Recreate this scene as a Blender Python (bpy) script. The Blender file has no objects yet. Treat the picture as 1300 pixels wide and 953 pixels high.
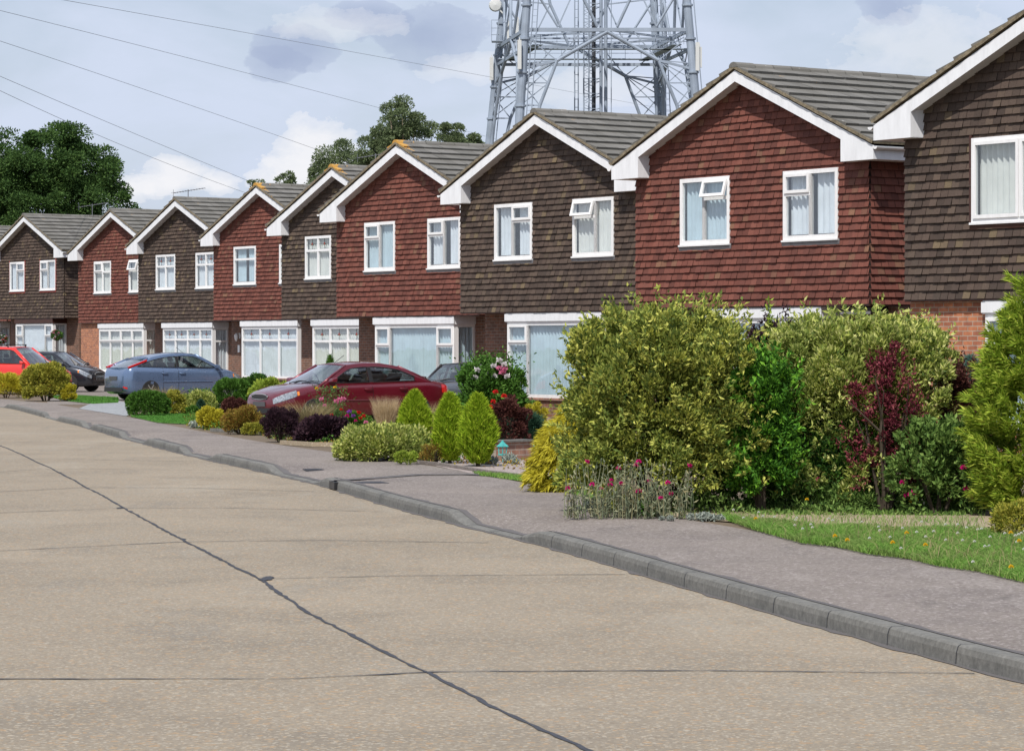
import bpy, math, random
import numpy as np
from mathutils import Vector, Matrix, Euler
from mathutils.geometry import tessellate_polygon

sc = bpy.context.scene
COL = sc.collection
F, YH, EYE = 3585.6, 437.6, 1.73          # focal length in photo pixels, horizon row, eye height
AL = math.radians(35.0)
SA, CA = math.sin(AL), math.cos(AL)
GZ = 0.10                                  # garden level above the road
rng = np.random.default_rng(7)

def at(px, py, z=GZ):
    D = (EYE - z) * F / (py - YH)
    return ((px - 650) / F * D, D)
def atd(px, D): return ((px - 650) / F * D, D)

# ------------------------------------------------------------------ tagging
def tag(o, label=None, cat=None, group=None, kind=None):
    if label: o['label'] = label
    if cat: o['category'] = cat
    if group: o['group'] = group
    if kind: o['kind'] = kind
    return o
def empty(name, loc, rz=0):
    o = bpy.data.objects.new(name, None); COL.objects.link(o)
    o.location = loc; o.rotation_euler = (0, 0, rz); o.empty_display_size = .2
    return o
def copy_tree(o, parent=None):
    c = o.copy(); COL.objects.link(c); c.parent = parent
    for ch in list(o.children): copy_tree(ch, c)
    return c

# ------------------------------------------------------------------ materials
MATS = {}
def mat(name):
    m = bpy.data.materials.new(name); m.use_nodes = True
    nt = m.node_tree; nt.nodes.clear()
    out = nt.nodes.new('ShaderNodeOutputMaterial')
    bs = nt.nodes.new('ShaderNodeBsdfPrincipled')
    nt.links.new(bs.outputs[0], out.inputs[0])
    MATS[name] = m
    return m, nt, bs, out
def N(nt, t, **kw):
    n = nt.nodes.new(t)
    for k, v in kw.items(): setattr(n, k, v)
    return n
def L(nt, a, b): nt.links.new(a, b)
def ramp(nt, fac, stops, interp='LINEAR'):
    r = N(nt, 'ShaderNodeValToRGB'); r.color_ramp.interpolation = interp
    e = r.color_ramp.elements
    while len(e) < len(stops): e.new(0.5)
    for i, (p, c) in enumerate(stops):
        e[i].position = p; e[i].color = (*c, 1) if len(c) == 3 else c
    L(nt, fac, r.inputs[0]); return r.outputs[0]
def noise(nt, vec, scale, detail=4, rough=.55, dist=0):
    n = N(nt, 'ShaderNodeTexNoise'); n.inputs['Scale'].default_value = scale
    n.inputs['Detail'].default_value = detail; n.inputs['Roughness'].default_value = rough
    n.inputs['Distortion'].default_value = dist
    if vec is not None: L(nt, vec, n.inputs['Vector'])
    return n.outputs[0]
def mixc(nt, fac, a, b, blend='MIX'):
    m = N(nt, 'ShaderNodeMix', data_type='RGBA', blend_type=blend)
    for s, v in ((m.inputs[0], fac), (m.inputs[6], a), (m.inputs[7], b)):
        if hasattr(v, 'links'): L(nt, v, s)
        elif isinstance(v, (int, float)): s.default_value = v
        else: s.default_value = (*v, 1)
    return m.outputs[2]
def math_(nt, op, a, b=None, c=None):
    m = N(nt, 'ShaderNodeMath', operation=op)
    for i, v in enumerate((a, b, c)):
        if v is None: continue
        if hasattr(v, 'links'): L(nt, v, m.inputs[i])
        else: m.inputs[i].default_value = v
    return m.outputs[0]
def bump(nt, bs, h, strength=.3, dist=.01):
    b = N(nt, 'ShaderNodeBump'); b.inputs['Strength'].default_value = strength
    b.inputs['Distance'].default_value = dist
    L(nt, h, b.inputs['Height']); L(nt, b.outputs[0], bs.inputs['Normal'])
def objco(nt):
    return N(nt, 'ShaderNodeTexCoord').outputs['Object']
def geopos(nt):
    return N(nt, 'ShaderNodeNewGeometry').outputs['Position']

def simple(name, c, rough=.5, metal=0, spec=.5, var=.0, vscale=6, coat=0, bumps=0):
    m, nt, bs, out = mat(name)
    bs.inputs['Roughness'].default_value = rough; bs.inputs['Metallic'].default_value = metal
    bs.inputs['Specular IOR Level'].default_value = spec
    if coat: bs.inputs['Coat Weight'].default_value = coat; bs.inputs['Coat Roughness'].default_value = .04
    if var:
        n = noise(nt, objco(nt), vscale, 5)
        lo = tuple(x * (1 - var) for x in c); hi = tuple(min(1, x * (1 + var)) for x in c)
        L(nt, ramp(nt, n, [(.3, lo), (.7, hi)]), bs.inputs['Base Color'])
        if bumps: bump(nt, bs, noise(nt, objco(nt), vscale * 8), bumps)
    else: bs.inputs['Base Color'].default_value = (*c, 1)
    return m

def tile_mat(name, stops, dirty):
    m, nt, bs, out = mat(name)
    rnd = N(nt, 'ShaderNodeNewGeometry').outputs['Random Per Island']
    c = ramp(nt, rnd, stops)
    oc = objco(nt)
    n1 = noise(nt, oc, 1.1, 5, .6)
    c = mixc(nt, ramp(nt, n1, [(.35, (0, 0, 0)), (.75, (.55, .55, .55))]), c, dirty)
    n2 = noise(nt, oc, 40, 3)
    c = mixc(nt, .35, c, ramp(nt, n2, [(.3, (.35, .35, .35)), (.7, (.75, .75, .75))]), 'OVERLAY')
    L(nt, c, bs.inputs['Base Color']); bs.inputs['Roughness'].default_value = .8
    bs.inputs['Specular IOR Level'].default_value = .25
    bump(nt, bs, noise(nt, oc, 60, 3), .3, .004)
    return m
tile_mat('red_tile', [(0, (.100, .036, .027)), (.3, (.135, .047, .034)), (.6, (.165, .057, .041)), (.86, (.185, .068, .049)), (.93, (.115, .042, .033)), (.975, (.20, .105, .065)), (1, (.18, .09, .055))], (.105, .045, .036))
tile_mat('brown_tile', [(0, (.048, .034, .027)), (.3, (.068, .047, .037)), (.6, (.086, .060, .047)), (.86, (.105, .075, .056)), (.92, (.056, .041, .033)), (.965, (.16, .12, .07)), (1, (.13, .095, .06))], (.062, .048, .040))
simple('tile_backing', (.02, .012, .01), .9)

def brick_mat(name, c1, c2, mortar, sx=1.0):
    m, nt, bs, out = mat(name)
    tc = objco(nt); s = N(nt, 'ShaderNodeSeparateXYZ'); L(nt, tc, s.inputs[0])
    a = math_(nt, 'ADD', s.outputs[0], s.outputs[1])
    cb = N(nt, 'ShaderNodeCombineXYZ'); L(nt, a, cb.inputs[0]); L(nt, s.outputs[2], cb.inputs[1])
    b = N(nt, 'ShaderNodeTexBrick'); L(nt, cb.outputs[0], b.inputs['Vector'])
    b.inputs['Scale'].default_value = 1.0; b.inputs['Brick Width'].default_value = .215
    b.inputs['Row Height'].default_value = .075; b.inputs['Mortar Size'].default_value = .007
    b.inputs['Mortar Smooth'].default_value = .2; b.inputs['Bias'].default_value = 0
    b.inputs['Color1'].default_value = (*c1, 1); b.inputs['Color2'].default_value = (*c2, 1)
    b.inputs['Mortar'].default_value = (*mortar, 1)
    n = noise(nt, tc, 9, 5)
    c = mixc(nt, .6, b.outputs[0], ramp(nt, n, [(.3, (.3, .3, .3)), (.7, (.72, .72, .72))]), 'OVERLAY')
    L(nt, c, bs.inputs['Base Color']); bs.inputs['Roughness'].default_value = .85
    bump(nt, bs, b.outputs['Fac'], -.4, .01)
    return m
brick_mat('orange_brick', (.46, .17, .075), (.28, .10, .055), (.33, .28, .22))
brick_mat('dark_brick', (.20, .09, .055), (.12, .06, .04), (.2, .17, .14))
brick_mat('garden_brick', (.30, .15, .10), (.22, .12, .09), (.3, .26, .22))

def roof_mat(name, lich):
    m, nt, bs, out = mat(name)
    g = N(nt, 'ShaderNodeNewGeometry'); oc = objco(nt)
    c = ramp(nt, g.outputs['Random Per Island'], [(0, (.105, .10, .09)), (.5, (.135, .130, .118)), (1, (.165, .158, .145))])
    n0 = noise(nt, oc, .9, 6, .65)
    c = mixc(nt, ramp(nt, n0, [(.42, (0, 0, 0)), (.7, (.7, .7, .7))]), c, (.11, .103, .088))
    n1 = noise(nt, oc, 7, 6, .7)
    c = mixc(nt, ramp(nt, n1, [(.66, (0, 0, 0)), (.70, (.85, .85, .85))]), c, (.42, .42, .38))
    s = N(nt, 'ShaderNodeSeparateXYZ'); L(nt, oc, s.inputs[0])
    # orange lichen clings to the ridge ends
    n2 = noise(nt, oc, 3.6, 5, .7)
    near = math_(nt, 'MULTIPLY', math_(nt, 'SUBTRACT', 6.97, s.outputs[2]), lich[0])       # how far below the ridge
    back = math_(nt, 'MULTIPLY', math_(nt, 'ADD', s.outputs[1], .3), lich[1])
    thr = math_(nt, 'ADD', math_(nt, 'ADD', math_(nt, 'MAXIMUM', near, 0.0), back), lich[2])
    c = mixc(nt, math_(nt, 'GREATER_THAN', n2, thr), c, (.44, .24, .05))
    L(nt, c, bs.inputs['Base Color']); bs.inputs['Roughness'].default_value = .9
    bump(nt, bs, noise(nt, oc, 50, 4), .5, .006)
roof_mat('roof_tile', (.12, .02, .63)); roof_mat('roof_tile_lichen', (.60, .42, .385))
simple('lichen', (.62, .30, .04), .9, var=.35, vscale=25)
simple('verge_mortar', (.20, .165, .11), .95, var=.45, vscale=12, bumps=.6)
def upvc(name, c, dirt=.12):
    m, nt, bs, out = mat(name)
    mp = N(nt, 'ShaderNodeMapping'); mp.inputs['Scale'].default_value = (5, 5, .9); L(nt, objco(nt), mp.inputs[0])
    n = noise(nt, mp.outputs[0], 1.6, 7, .7)
    L(nt, ramp(nt, n, [(.3, tuple(x * (1 - dirt) for x in c)), (.65, c)]), bs.inputs['Base Color'])
    bs.inputs['Roughness'].default_value = .35
upvc('white_plastic', (.80, .80, .80), .14); upvc('white_board', (.77, .78, .80), .15)
upvc('soffit_board', (.62, .62, .62), .1)
simple('lead_flashing', (.17, .175, .19), .6, var=.2, vscale=8)
simple('red_paint', (.30, .035, .03), .5)
simple('brown_timber', (.055, .02, .013), .5, var=.3)
simple('black_plastic', (.012, .012, .013), .45)
simple('interior_wall', (.18, .17, .16), .9)
simple('aerial_metal', (.25, .25, .26), .4, .8)

def curtain_mat(name, c):
    m, nt, bs, out = mat(name)
    s = N(nt, 'ShaderNodeSeparateXYZ'); L(nt, objco(nt), s.inputs[0])
    n = noise(nt, objco(nt), 3, 3)
    L(nt, ramp(nt, n, [(.3, tuple(x * .85 for x in c)), (.7, c)]), bs.inputs['Base Color'])
    bs.inputs['Roughness'].default_value = .9
    tr = N(nt, 'ShaderNodeBsdfTranslucent'); tr.inputs[0].default_value = (*c, 1)
    mx = N(nt, 'ShaderNodeMixShader'); mx.inputs[0].default_value = .15
    L(nt, bs.outputs[0], mx.inputs[1]); L(nt, tr.outputs[0], mx.inputs[2]); L(nt, mx.outputs[0], out.inputs[0])
curtain_mat('net_curtain', (.84, .88, .93)); curtain_mat('cream_curtain', (.84, .84, .80)); curtain_mat('blue_curtain', (.62, .75, .82))

def glass_mat(name, tint, refl=1.0):
    m, nt, bs, out = mat(name); nt.nodes.remove(bs)
    tr = N(nt, 'ShaderNodeBsdfTransparent'); tr.inputs[0].default_value = (*tint, 1)
    gl = N(nt, 'ShaderNodeBsdfGlossy'); gl.inputs[0].default_value = (1, 1, 1, 1); gl.inputs[1].default_value = .015
    ge = N(nt, 'ShaderNodeNewGeometry'); dp = N(nt, 'ShaderNodeVectorMath', operation='DOT_PRODUCT'); L(nt, ge.outputs['Incoming'], dp.inputs[0]); L(nt, ge.outputs['Normal'], dp.inputs[1])
    om = math_(nt, 'SUBTRACT', 1.0, math_(nt, 'ABSOLUTE', dp.outputs['Value'])); fr5 = math_(nt, 'ADD', .075, math_(nt, 'MULTIPLY', .925, math_(nt, 'POWER', om, 5.0)))
    mx = N(nt, 'ShaderNodeMixShader')
    L(nt, math_(nt, 'MULTIPLY', fr5, refl), mx.inputs[0])
    L(nt, tr.outputs[0], mx.inputs[1]); L(nt, gl.outputs[0], mx.inputs[2]); L(nt, mx.outputs[0], out.inputs[0])
    # slight waviness
    b = N(nt, 'ShaderNodeBump'); b.inputs['Strength'].default_value = .03; b.inputs['Distance'].default_value = .02
    L(nt, noise(nt, objco(nt), 2.5, 1), b.inputs['Height']); L(nt, b.outputs[0], gl.inputs['Normal'])
glass_mat('window_glass', (.96, .98, .985), 1.2); glass_mat('car_glass', (.42, .48, .47), 1.6); glass_mat('car_glass_clear', (.62, .68, .66), 1.8)

def leaf_mat(name, cols, trans=.25, rough=.6, patch=None, spec=.12):
    m, nt, bs, out = mat(name)
    rnd = N(nt, 'ShaderNodeNewGeometry').outputs['Random Per Island']
    stops = [(i / max(1, len(cols) - 1), c) for i, c in enumerate(cols)]
    c = ramp(nt, rnd, stops)
    if patch:
        n = noise(nt, objco(nt), patch[1], 3)
        c = mixc(nt, ramp(nt, n, [(.45, (0, 0, 0)), (.62, (.5, .5, .5))]), c, patch[0])
    L(nt, c, bs.inputs['Base Color']); bs.inputs['Roughness'].default_value = rough
    bs.inputs['Specular IOR Level'].default_value = spec
    tr = N(nt, 'ShaderNodeBsdfTranslucent'); L(nt, c, tr.inputs[0])
    mx = N(nt, 'ShaderNodeMixShader'); mx.inputs[0].default_value = trans
    L(nt, bs.outputs[0], mx.inputs[1]); L(nt, tr.outputs[0], mx.inputs[2]); L(nt, mx.outputs[0], out.inputs[0])
    return m
leaf_mat('elaeagnus_leaf', [(.06, .11, .03), (.15, .20, .045), (.30, .34, .07), (.48, .50, .09), (.66, .64, .16), (.26, .30, .07)], .34, patch=((.20, .27, .06), 2.6))
leaf_mat('variegated_leaf', [(.09, .15, .04), (.24, .31, .06), (.42, .47, .10), (.58, .60, .18), (.66, .65, .27)], .34, patch=((.26, .33, .09), 2.4))
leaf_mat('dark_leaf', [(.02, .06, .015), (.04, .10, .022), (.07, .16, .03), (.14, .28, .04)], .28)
leaf_mat('rose_leaf', [(.05, .10, .03), (.08, .16, .04), (.14, .24, .07)], .3)
leaf_mat('green_leaf', [(.03, .09, .015), (.06, .17, .02), (.10, .26, .03), (.22, .46, .04)], .3)
leaf_mat('hedge_rose_leaf', [(.04, .09, .02), (.09, .16, .035), (.16, .26, .06), (.26, .38, .10)], .28)
leaf_mat('bright_conifer', [(.13, .22, .01), (.22, .34, .015), (.33, .46, .03), (.48, .58, .05)], .3, .6)
leaf_mat('gold_conifer', [(.30, .27, .02), (.48, .42, .035), (.62, .55, .06), (.40, .38, .03)], .3, .6)
leaf_mat('right_conifer', [(.12, .20, .02), (.22, .32, .03), (.34, .44, .05), (.50, .54, .09)], .3, .6)
leaf_mat('red_berberis', [(.07, .012, .02), (.13, .02, .035), (.22, .04, .06), (.30, .10, .10)], .25)
leaf_mat('purple_leaf', [(.022, .012, .02), (.04, .02, .028), (.07, .035, .045)], .2)
leaf_mat('dark_red_leaf', [(.06, .02, .02), (.10, .035, .03), (.14, .06, .045)], .2)
leaf_mat('clipped_leaf', [(.04, .10, .015), (.07, .17, .025), (.12, .24, .04)], .2)
leaf_mat('lime_leaf', [(.16, .24, .03), (.28, .38, .05), (.42, .48, .08)], .25)
leaf_mat('olive_gold_leaf', [(.20, .22, .03), (.36, .34, .05), (.5, .45, .08), (.14, .20, .03)], .25)
leaf_mat('bronze_leaf', [(.20, .10, .03), (.30, .17, .04), (.35, .28, .05), (.12, .12, .02)], .25)
leaf_mat('juniper_leaf', [(.02, .055, .035), (.035, .085, .05), (.055, .12, .07)], .15, .6)
leaf_mat('pine_leaf', [(.04, .09, .07), (.07, .14, .11), (.10, .19, .15)], .15, .6)
leaf_mat('silver_leaf', [(.22, .26, .22), (.34, .38, .33), (.45, .48, .43)], .2, .8)
leaf_mat('campion_leaf', [(.12, .15, .09), (.19, .22, .14), (.28, .29, .18), (.30, .26, .14)], .2, .8)
leaf_mat('straw_grass', [(.38, .28, .15), (.52, .40, .24), (.62, .50, .32)], .35, .8)
leaf_mat('tan_grass', [(.30, .23, .12), (.42, .34, .19), (.25, .24, .10)], .35, .8)
leaf_mat('tree_leaf', [(.035, .075, .022), (.06, .12, .032), (.11, .19, .05)], .35)
leaf_mat('birch_leaf', [(.11, .15, .075), (.16, .21, .10), (.24, .29, .15)], .45)
leaf_mat('grass_blade', [(.09, .20, .03), (.14, .30, .045), (.20, .36, .07), (.28, .34, .11)], .35, .7, ((.22, .27, .09), 1.4))
leaf_mat('lawn_blade', [(.06, .17, .03), (.09, .24, .04), (.13, .29, .06)], .3, .7)
leaf_mat('bark', [(.05, .04, .03), (.07, .055, .04)], 0, .9)
leaf_mat('pale_bark', [(.20, .17, .12), (.28, .24, .17)], 0, .9)
for nm, c in (('magenta_petal', (.62, .01, .20)), ('pink_petal', (.75, .25, .40)), ('white_petal', (.80, .76, .76)), ('red_petal', (.60, .02, .02)), ('purple_petal', (.30, .08, .45)), ('yellow_petal', (.78, .50, .02)), ('daisy_petal', (.75, .75, .70))):
    leaf_mat(nm, [tuple(x * .8 for x in c), c], .3)

def ground_mat(name, stops, big=.12, fine=30, bstr=.5, speck=None, patch=None, rough=.9, bd=.01, blots=None):
    m, nt, bs, out = mat(name)
    p = geopos(nt)
    n1 = noise(nt, p, fine, 5, .7)
    c = ramp(nt, n1, stops)
    nb = noise(nt, p, big, 5, .6)
    c = mixc(nt, .55, c, ramp(nt, nb, [(.3, (.40, .40, .40)), (.7, (.60, .60, .60))]), 'OVERLAY')
    if patch:
        nm = noise(nt, p, patch[1], 5, .65)
        c = mixc(nt, ramp(nt, nm, [(.5, (0, 0, 0)), (.68, (patch[2],) * 3)]), c, patch[0])
    if blots:
        for bs_, th_, col_, am_ in blots:
            mpp_ = N(nt, 'ShaderNodeMapping'); mpp_.inputs['Scale'].default_value = (1.0, .38, 1); mpp_.inputs['Rotation'].default_value = (0, 0, -.22); L(nt, p, mpp_.inputs[0])
            nn_ = noise(nt, mpp_.outputs[0], bs_, 6, .7)
            c = mixc(nt, ramp(nt, nn_, [(th_, (0, 0, 0)), (th_ + .09, (am_,) * 3)]), c, col_)
    if speck:
        for sscale, thr, col, am in speck:
            v = N(nt, 'ShaderNodeTexVoronoi'); v.inputs['Scale'].default_value = sscale
            L(nt, p, v.inputs['Vector'])
            s = N(nt, 'ShaderNodeSeparateColor'); L(nt, v.outputs['Color'], s.inputs[0])
            c = mixc(nt, math_(nt, 'MULTIPLY', math_(nt, 'GREATER_THAN', s.outputs[0], thr), am), c, col)
    L(nt, c, bs.inputs['Base Color']); bs.inputs['Roughness'].default_value = rough
    bs.inputs['Specular IOR Level'].default_value = .3
    bump(nt, bs, n1, bstr, bd)
    return m
ground_mat('soil', [(.3, (.10, .075, .05)), (.7, (.17, .13, .09))])
ground_mat('far_ground', [(.3, (.07, .10, .04)), (.7, (.11, .14, .06))], fine=4)
ground_mat('road_concrete', [(.25, (.175, .145, .108)), (.5, (.235, .198, .150)), (.75, (.29, .248, .19))], big=.35, fine=45, bstr=.3,
           speck=[(60, .90, (.34, .25, .15), .5), (66, .88, (.42, .38, .31), .5), (52, .9, (.15, .12, .09), .45), (34, .95, (.35, .22, .11), .5)], patch=((.165, .142, .112), .75, .6), blots=[(1.0, .56, (.15, .135, .115), .55), (3.2, .64, (.10, .09, .08), .6), (.5, .55, (.30, .265, .21), .5)])
ground_mat('pavement_tarmac', [(.25, (.14, .120, .104)), (.5, (.19, .164, .146)), (.75, (.245, .215, .192))], big=.5, fine=60, bstr=.4,
           speck=[(55, .90, (.36, .32, .31), .6), (40, .9, (.11, .085, .08), .6)], patch=((.13, .112, .105), .8, .65), blots=[(1.6, .60, (.10, .09, .085), .6), (.7, .56, (.26, .23, .21), .5)])
ground_mat('kerb_concrete', [(.3, (.105, .103, .095)), (.7, (.19, .185, .17))], big=1.2, fine=25, bstr=.3, patch=((.085, .085, .08), 2.0, .7))
ground_mat('tar_joint', [(.3, (.035, .037, .045)), (.7, (.06, .063, .075))], fine=20)
ground_mat('trench_tarmac', [(.3, (.09, .085, .085)), (.7, (.13, .12, .12))], fine=60)
ground_mat('gravel_sand', [(.3, (.24, .19, .13)), (.7, (.36, .29, .20))], fine=60, speck=[(50, .85, (.42, .36, .28), .6)])
ground_mat('pink_gravel', [(.3, (.22, .18, .165)), (.7, (.36, .31, .29))], fine=60, speck=[(30, .8, (.45, .38, .35), .7), (34, .85, (.14, .11, .1), .7)])
ground_mat('grey_gravel', [(.3, (.17, .18, .19)), (.7, (.30, .31, .32))], fine=60, speck=[(25, .8, (.38, .40, .42), .7)])
ground_mat('grass_soil', [(.3, (.07, .12, .03)), (.7, (.13, .19, .06))], fine=20)
ground_mat('block_drive', [(.3, (.20, .13, .10)), (.7, (.28, .20, .16))], fine=20)

# ------------------------------------------------------------------ mesh helpers
class MB:
    def __init__(s): s.v = []; s.f = []; s.mi = []
    def add(s, vs, fs, mi=0):
        o = len(s.v); s.v.extend([tuple(map(float, p)) for p in vs]); s.f.extend([tuple(i + o for i in f) for f in fs]); s.mi.extend([mi] * len(fs)); return s
    def box(s, x0, x1, y0, y1, z0, z1, mi=0):
        return s.add([(x0, y0, z0), (x1, y0, z0), (x1, y1, z0), (x0, y1, z0), (x0, y0, z1), (x1, y0, z1), (x1, y1, z1), (x0, y1, z1)],
              [(0, 3, 2, 1), (4, 5, 6, 7), (0, 1, 5, 4), (1, 2, 6, 5), (2, 3, 7, 6), (3, 0, 4, 7)], mi)
    def prism(s, poly, y0, y1, mi=0):            # poly in (x,z), extruded along y
        n = len(poly)
        vs = [(x, y0, z) for x, z in poly] + [(x, y1, z) for x, z in poly]
        return s.add(vs, [tuple(range(n)), tuple(range(2 * n - 1, n - 1, -1))] + [(i, i + n, (i + 1) % n + n, (i + 1) % n) for i in range(n)], mi)
    def bar(s, p, q, w, h=None, mi=0):
        h = h or w; p = Vector(p); q = Vector(q); d = (q - p).normalized()
        a = d.cross(Vector((0, 0, 1)))
        if a.length < 1e-3: a = Vector((1, 0, 0))
        a.normalize(); b = a.cross(d)
        vs = []
        for c in (p, q):
            for sx, sy in ((-1, -1), (1, -1), (1, 1), (-1, 1)): vs.append(c + a * sx * w / 2 + b * sy * h / 2)
        return s.add(vs, [(0, 1, 2, 3), (7, 6, 5, 4), (0, 4, 5, 1), (1, 5, 6, 2), (2, 6, 7, 3), (3, 7, 4, 0)], mi)
    def tube(s, pts, r, n=8, mi=0, caps=True):
        pts = [Vector(p) for p in pts]; rs = r if hasattr(r, '__len__') else [r] * len(pts); vs = []
        for i, p in enumerate(pts):
            d = (pts[min(i + 1, len(pts) - 1)] - pts[max(i - 1, 0)]).normalized()
            a = d.cross(Vector((0, 0, 1)))
            if a.length < 1e-3: a = Vector((1, 0, 0))
            a.normalize(); b = a.cross(d)
            for k in range(n):
                t = 2 * math.pi * k / n; vs.append(p + (a * math.cos(t) + b * math.sin(t)) * rs[i])
        fs = [(i * n + k, i * n + (k + 1) % n, (i + 1) * n + (k + 1) % n, (i + 1) * n + k) for i in range(len(pts) - 1) for k in range(n)]
        if caps: fs += [tuple(range(n - 1, -1, -1)), tuple(range((len(pts) - 1) * n, len(pts) * n))]
        return s.add(vs, fs, mi)
    def lathe(s, prof, c=(0, 0, 0), axis='z', n=20, mi=0):
        vs = []
        for r, h in prof:
            for k in range(n):
                t = 2 * math.pi * k / n; a, b = r * math.cos(t), r * math.sin(t)
                vs.append((c[0] + a, c[1] + b, c[2] + h) if axis == 'z' else (c[0] + a, c[1] + h, c[2] + b))
        fs = [(i * n + k, i * n + (k + 1) % n, (i + 1) * n + (k + 1) % n, (i + 1) * n + k) for i in range(len(prof) - 1) for k in range(n)]
        fs += [tuple(range(n)), tuple(range((len(prof) - 1) * n, len(prof) * n))]
        return s.add(vs, fs, mi)
    def build(s, name, mats, parent=None, smooth=False, recalc=True):
        me = bpy.data.meshes.new(name); me.from_pydata(s.v, [], s.f)
        if isinstance(mats, str): mats = [mats]
        for m in mats: me.materials.append(MATS[m])
        if len(mats) > 1: me.polygons.foreach_set('material_index', s.mi)
        if recalc:
            import bmesh
            bm = bmesh.new(); bm.from_mesh(me); bmesh.ops.recalc_face_normals(bm, faces=bm.faces); bm.to_mesh(me); bm.free()
        if smooth: me.polygons.foreach_set('use_smooth', [True] * len(me.polygons))
        o = bpy.data.objects.new(name, me); COL.objects.link(o); o.parent = parent
        return o

def np_mesh(name, V, T, mats, parent=None, mi=None):
    me = bpy.data.meshes.new(name); V = np.asarray(V, np.float32); T = np.asarray(T, np.int32)
    me.vertices.add(len(V)); me.vertices.foreach_set('co', V.ravel())
    k = T.shape[1]
    me.loops.add(T.size); me.loops.foreach_set('vertex_index', T.ravel())
    me.polygons.add(len(T)); me.polygons.foreach_set('loop_start', np.arange(0, T.size, k, dtype=np.int32))
    me.polygons.foreach_set('loop_total', np.full(len(T), k, np.int32))
    for m in ([mats] if isinstance(mats, str) else mats): me.materials.append(MATS[m])
    if mi is not None: me.polygons.foreach_set('material_index', np.asarray(mi, np.int32))
    me.update(); me.validate()
    o = bpy.data.objects.new(name, me); COL.objects.link(o); o.parent = parent
    return o

def unit(a): return a / np.maximum(np.linalg.norm(a, axis=-1, keepdims=True), 1e-9)
def leaf_arrays(P, Dr, Ln, Wd, fold=.25, g=None):
    """one folded rhombic leaf per point: 4 verts, 2 triangles"""
    g = g or rng; n = len(P); Dr = unit(Dr)
    R = unit(np.cross(Dr, unit(g.normal(size=(n, 3))))); U = np.cross(R, Dr)
    Ln = np.broadcast_to(Ln, (n,))[:, None] * g.uniform(.7, 1.25, (n, 1)); Wd = np.broadcast_to(Wd, (n,))[:, None] * g.uniform(.75, 1.2, (n, 1))
    base = P; tip = P + Dr * Ln - U * Ln * .12; mid = P + Dr * Ln * .45 + U * Wd * fold
    V = np.stack([base, mid + R * Wd / 2, tip, mid - R * Wd / 2], 1).reshape(-1, 3)
    i = np.arange(n)[:, None] * 4
    T = np.concatenate([i + [0, 1, 2], i + [0, 2, 3]], 1).reshape(-1, 3)
    return V, T
def blades(P, Dr, Ln, Wd, bend=.3, g=None):
    g = g or rng; n = len(P); Dr = unit(Dr)
    R = unit(np.cross(Dr, g.normal(size=(n, 3)))); Ln = Ln[:, None] if hasattr(Ln, 'shape') else Ln
    H = Dr * [1, 1, 0]; H = unit(H + g.normal(size=(n, 3)) * [.05, .05, 0])
    mid = P + Dr * Ln * .55; tip = P + Dr * Ln + H * Ln * bend - np.array([0, 0, 1]) * Ln * bend * .5
    V = np.stack([P - R * Wd / 2, P + R * Wd / 2, mid + R * Wd * .35, mid - R * Wd * .35, tip], 1).reshape(-1, 3)
    i = np.arange(n)[:, None] * 5
    T = np.concatenate([i + [0, 1, 2], i + [0, 2, 3], i + [3, 2, 4]], 1).reshape(-1, 3)
    return V, T

# ------------------------------------------------------------------ camera, world, sun
cam_d = bpy.data.cameras.new('camera'); cam = bpy.data.objects.new('camera', cam_d); COL.objects.link(cam); sc.camera = cam
cam.location = (0, 0, EYE); cam.rotation_euler = (math.radians(90), 0, 0)
cam_d.sensor_width = 36; cam_d.lens = 36 * F / 1300; cam_d.shift_y = -(476.5 - YH) / 1300
cam_d.clip_start = .5; cam_d.clip_end = 6000
sc.view_settings.view_transform = 'Standard'; sc.view_settings.look = 'None'; sc.view_settings.gamma = 1
sc.view_settings.exposure = 0.0
EL = math.radians(53); sd = Vector((-.31, -.951, 0)).normalized() * math.cos(EL); sd.z = math.sin(EL)
sun_d = bpy.data.lights.new('sun', 'SUN'); sun_d.energy = 4.9; sun_d.angle = math.radians(.6); sun_d.color = (1, .955, .89)
sun = bpy.data.objects.new('sun', sun_d); COL.objects.link(sun); sun.rotation_euler = sd.to_track_quat('Z', 'Y').to_euler(); sun.location = sd * 50

w = bpy.data.worlds.new('World'); sc.world = w; w.use_nodes = True; nt = w.node_tree; nt.nodes.clear()
out = N(nt, 'ShaderNodeOutputWorld'); bg = N(nt, 'ShaderNodeBackground'); L(nt, bg.outputs[0], out.inputs[0])
sky = N(nt, 'ShaderNodeTexSky', sky_type='NISHITA'); sky.sun_disc = False; sky.sun_elevation = EL
sky.sun_rotation = math.atan2(sd.x, sd.y); sky.dust_density = 1.5; sky.air_density = 1.0
g = N(nt, 'ShaderNodeTexCoord').outputs['Generated']
sp = N(nt, 'ShaderNodeSeparateXYZ'); L(nt, g, sp.inputs[0])
BGS = .10
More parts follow.
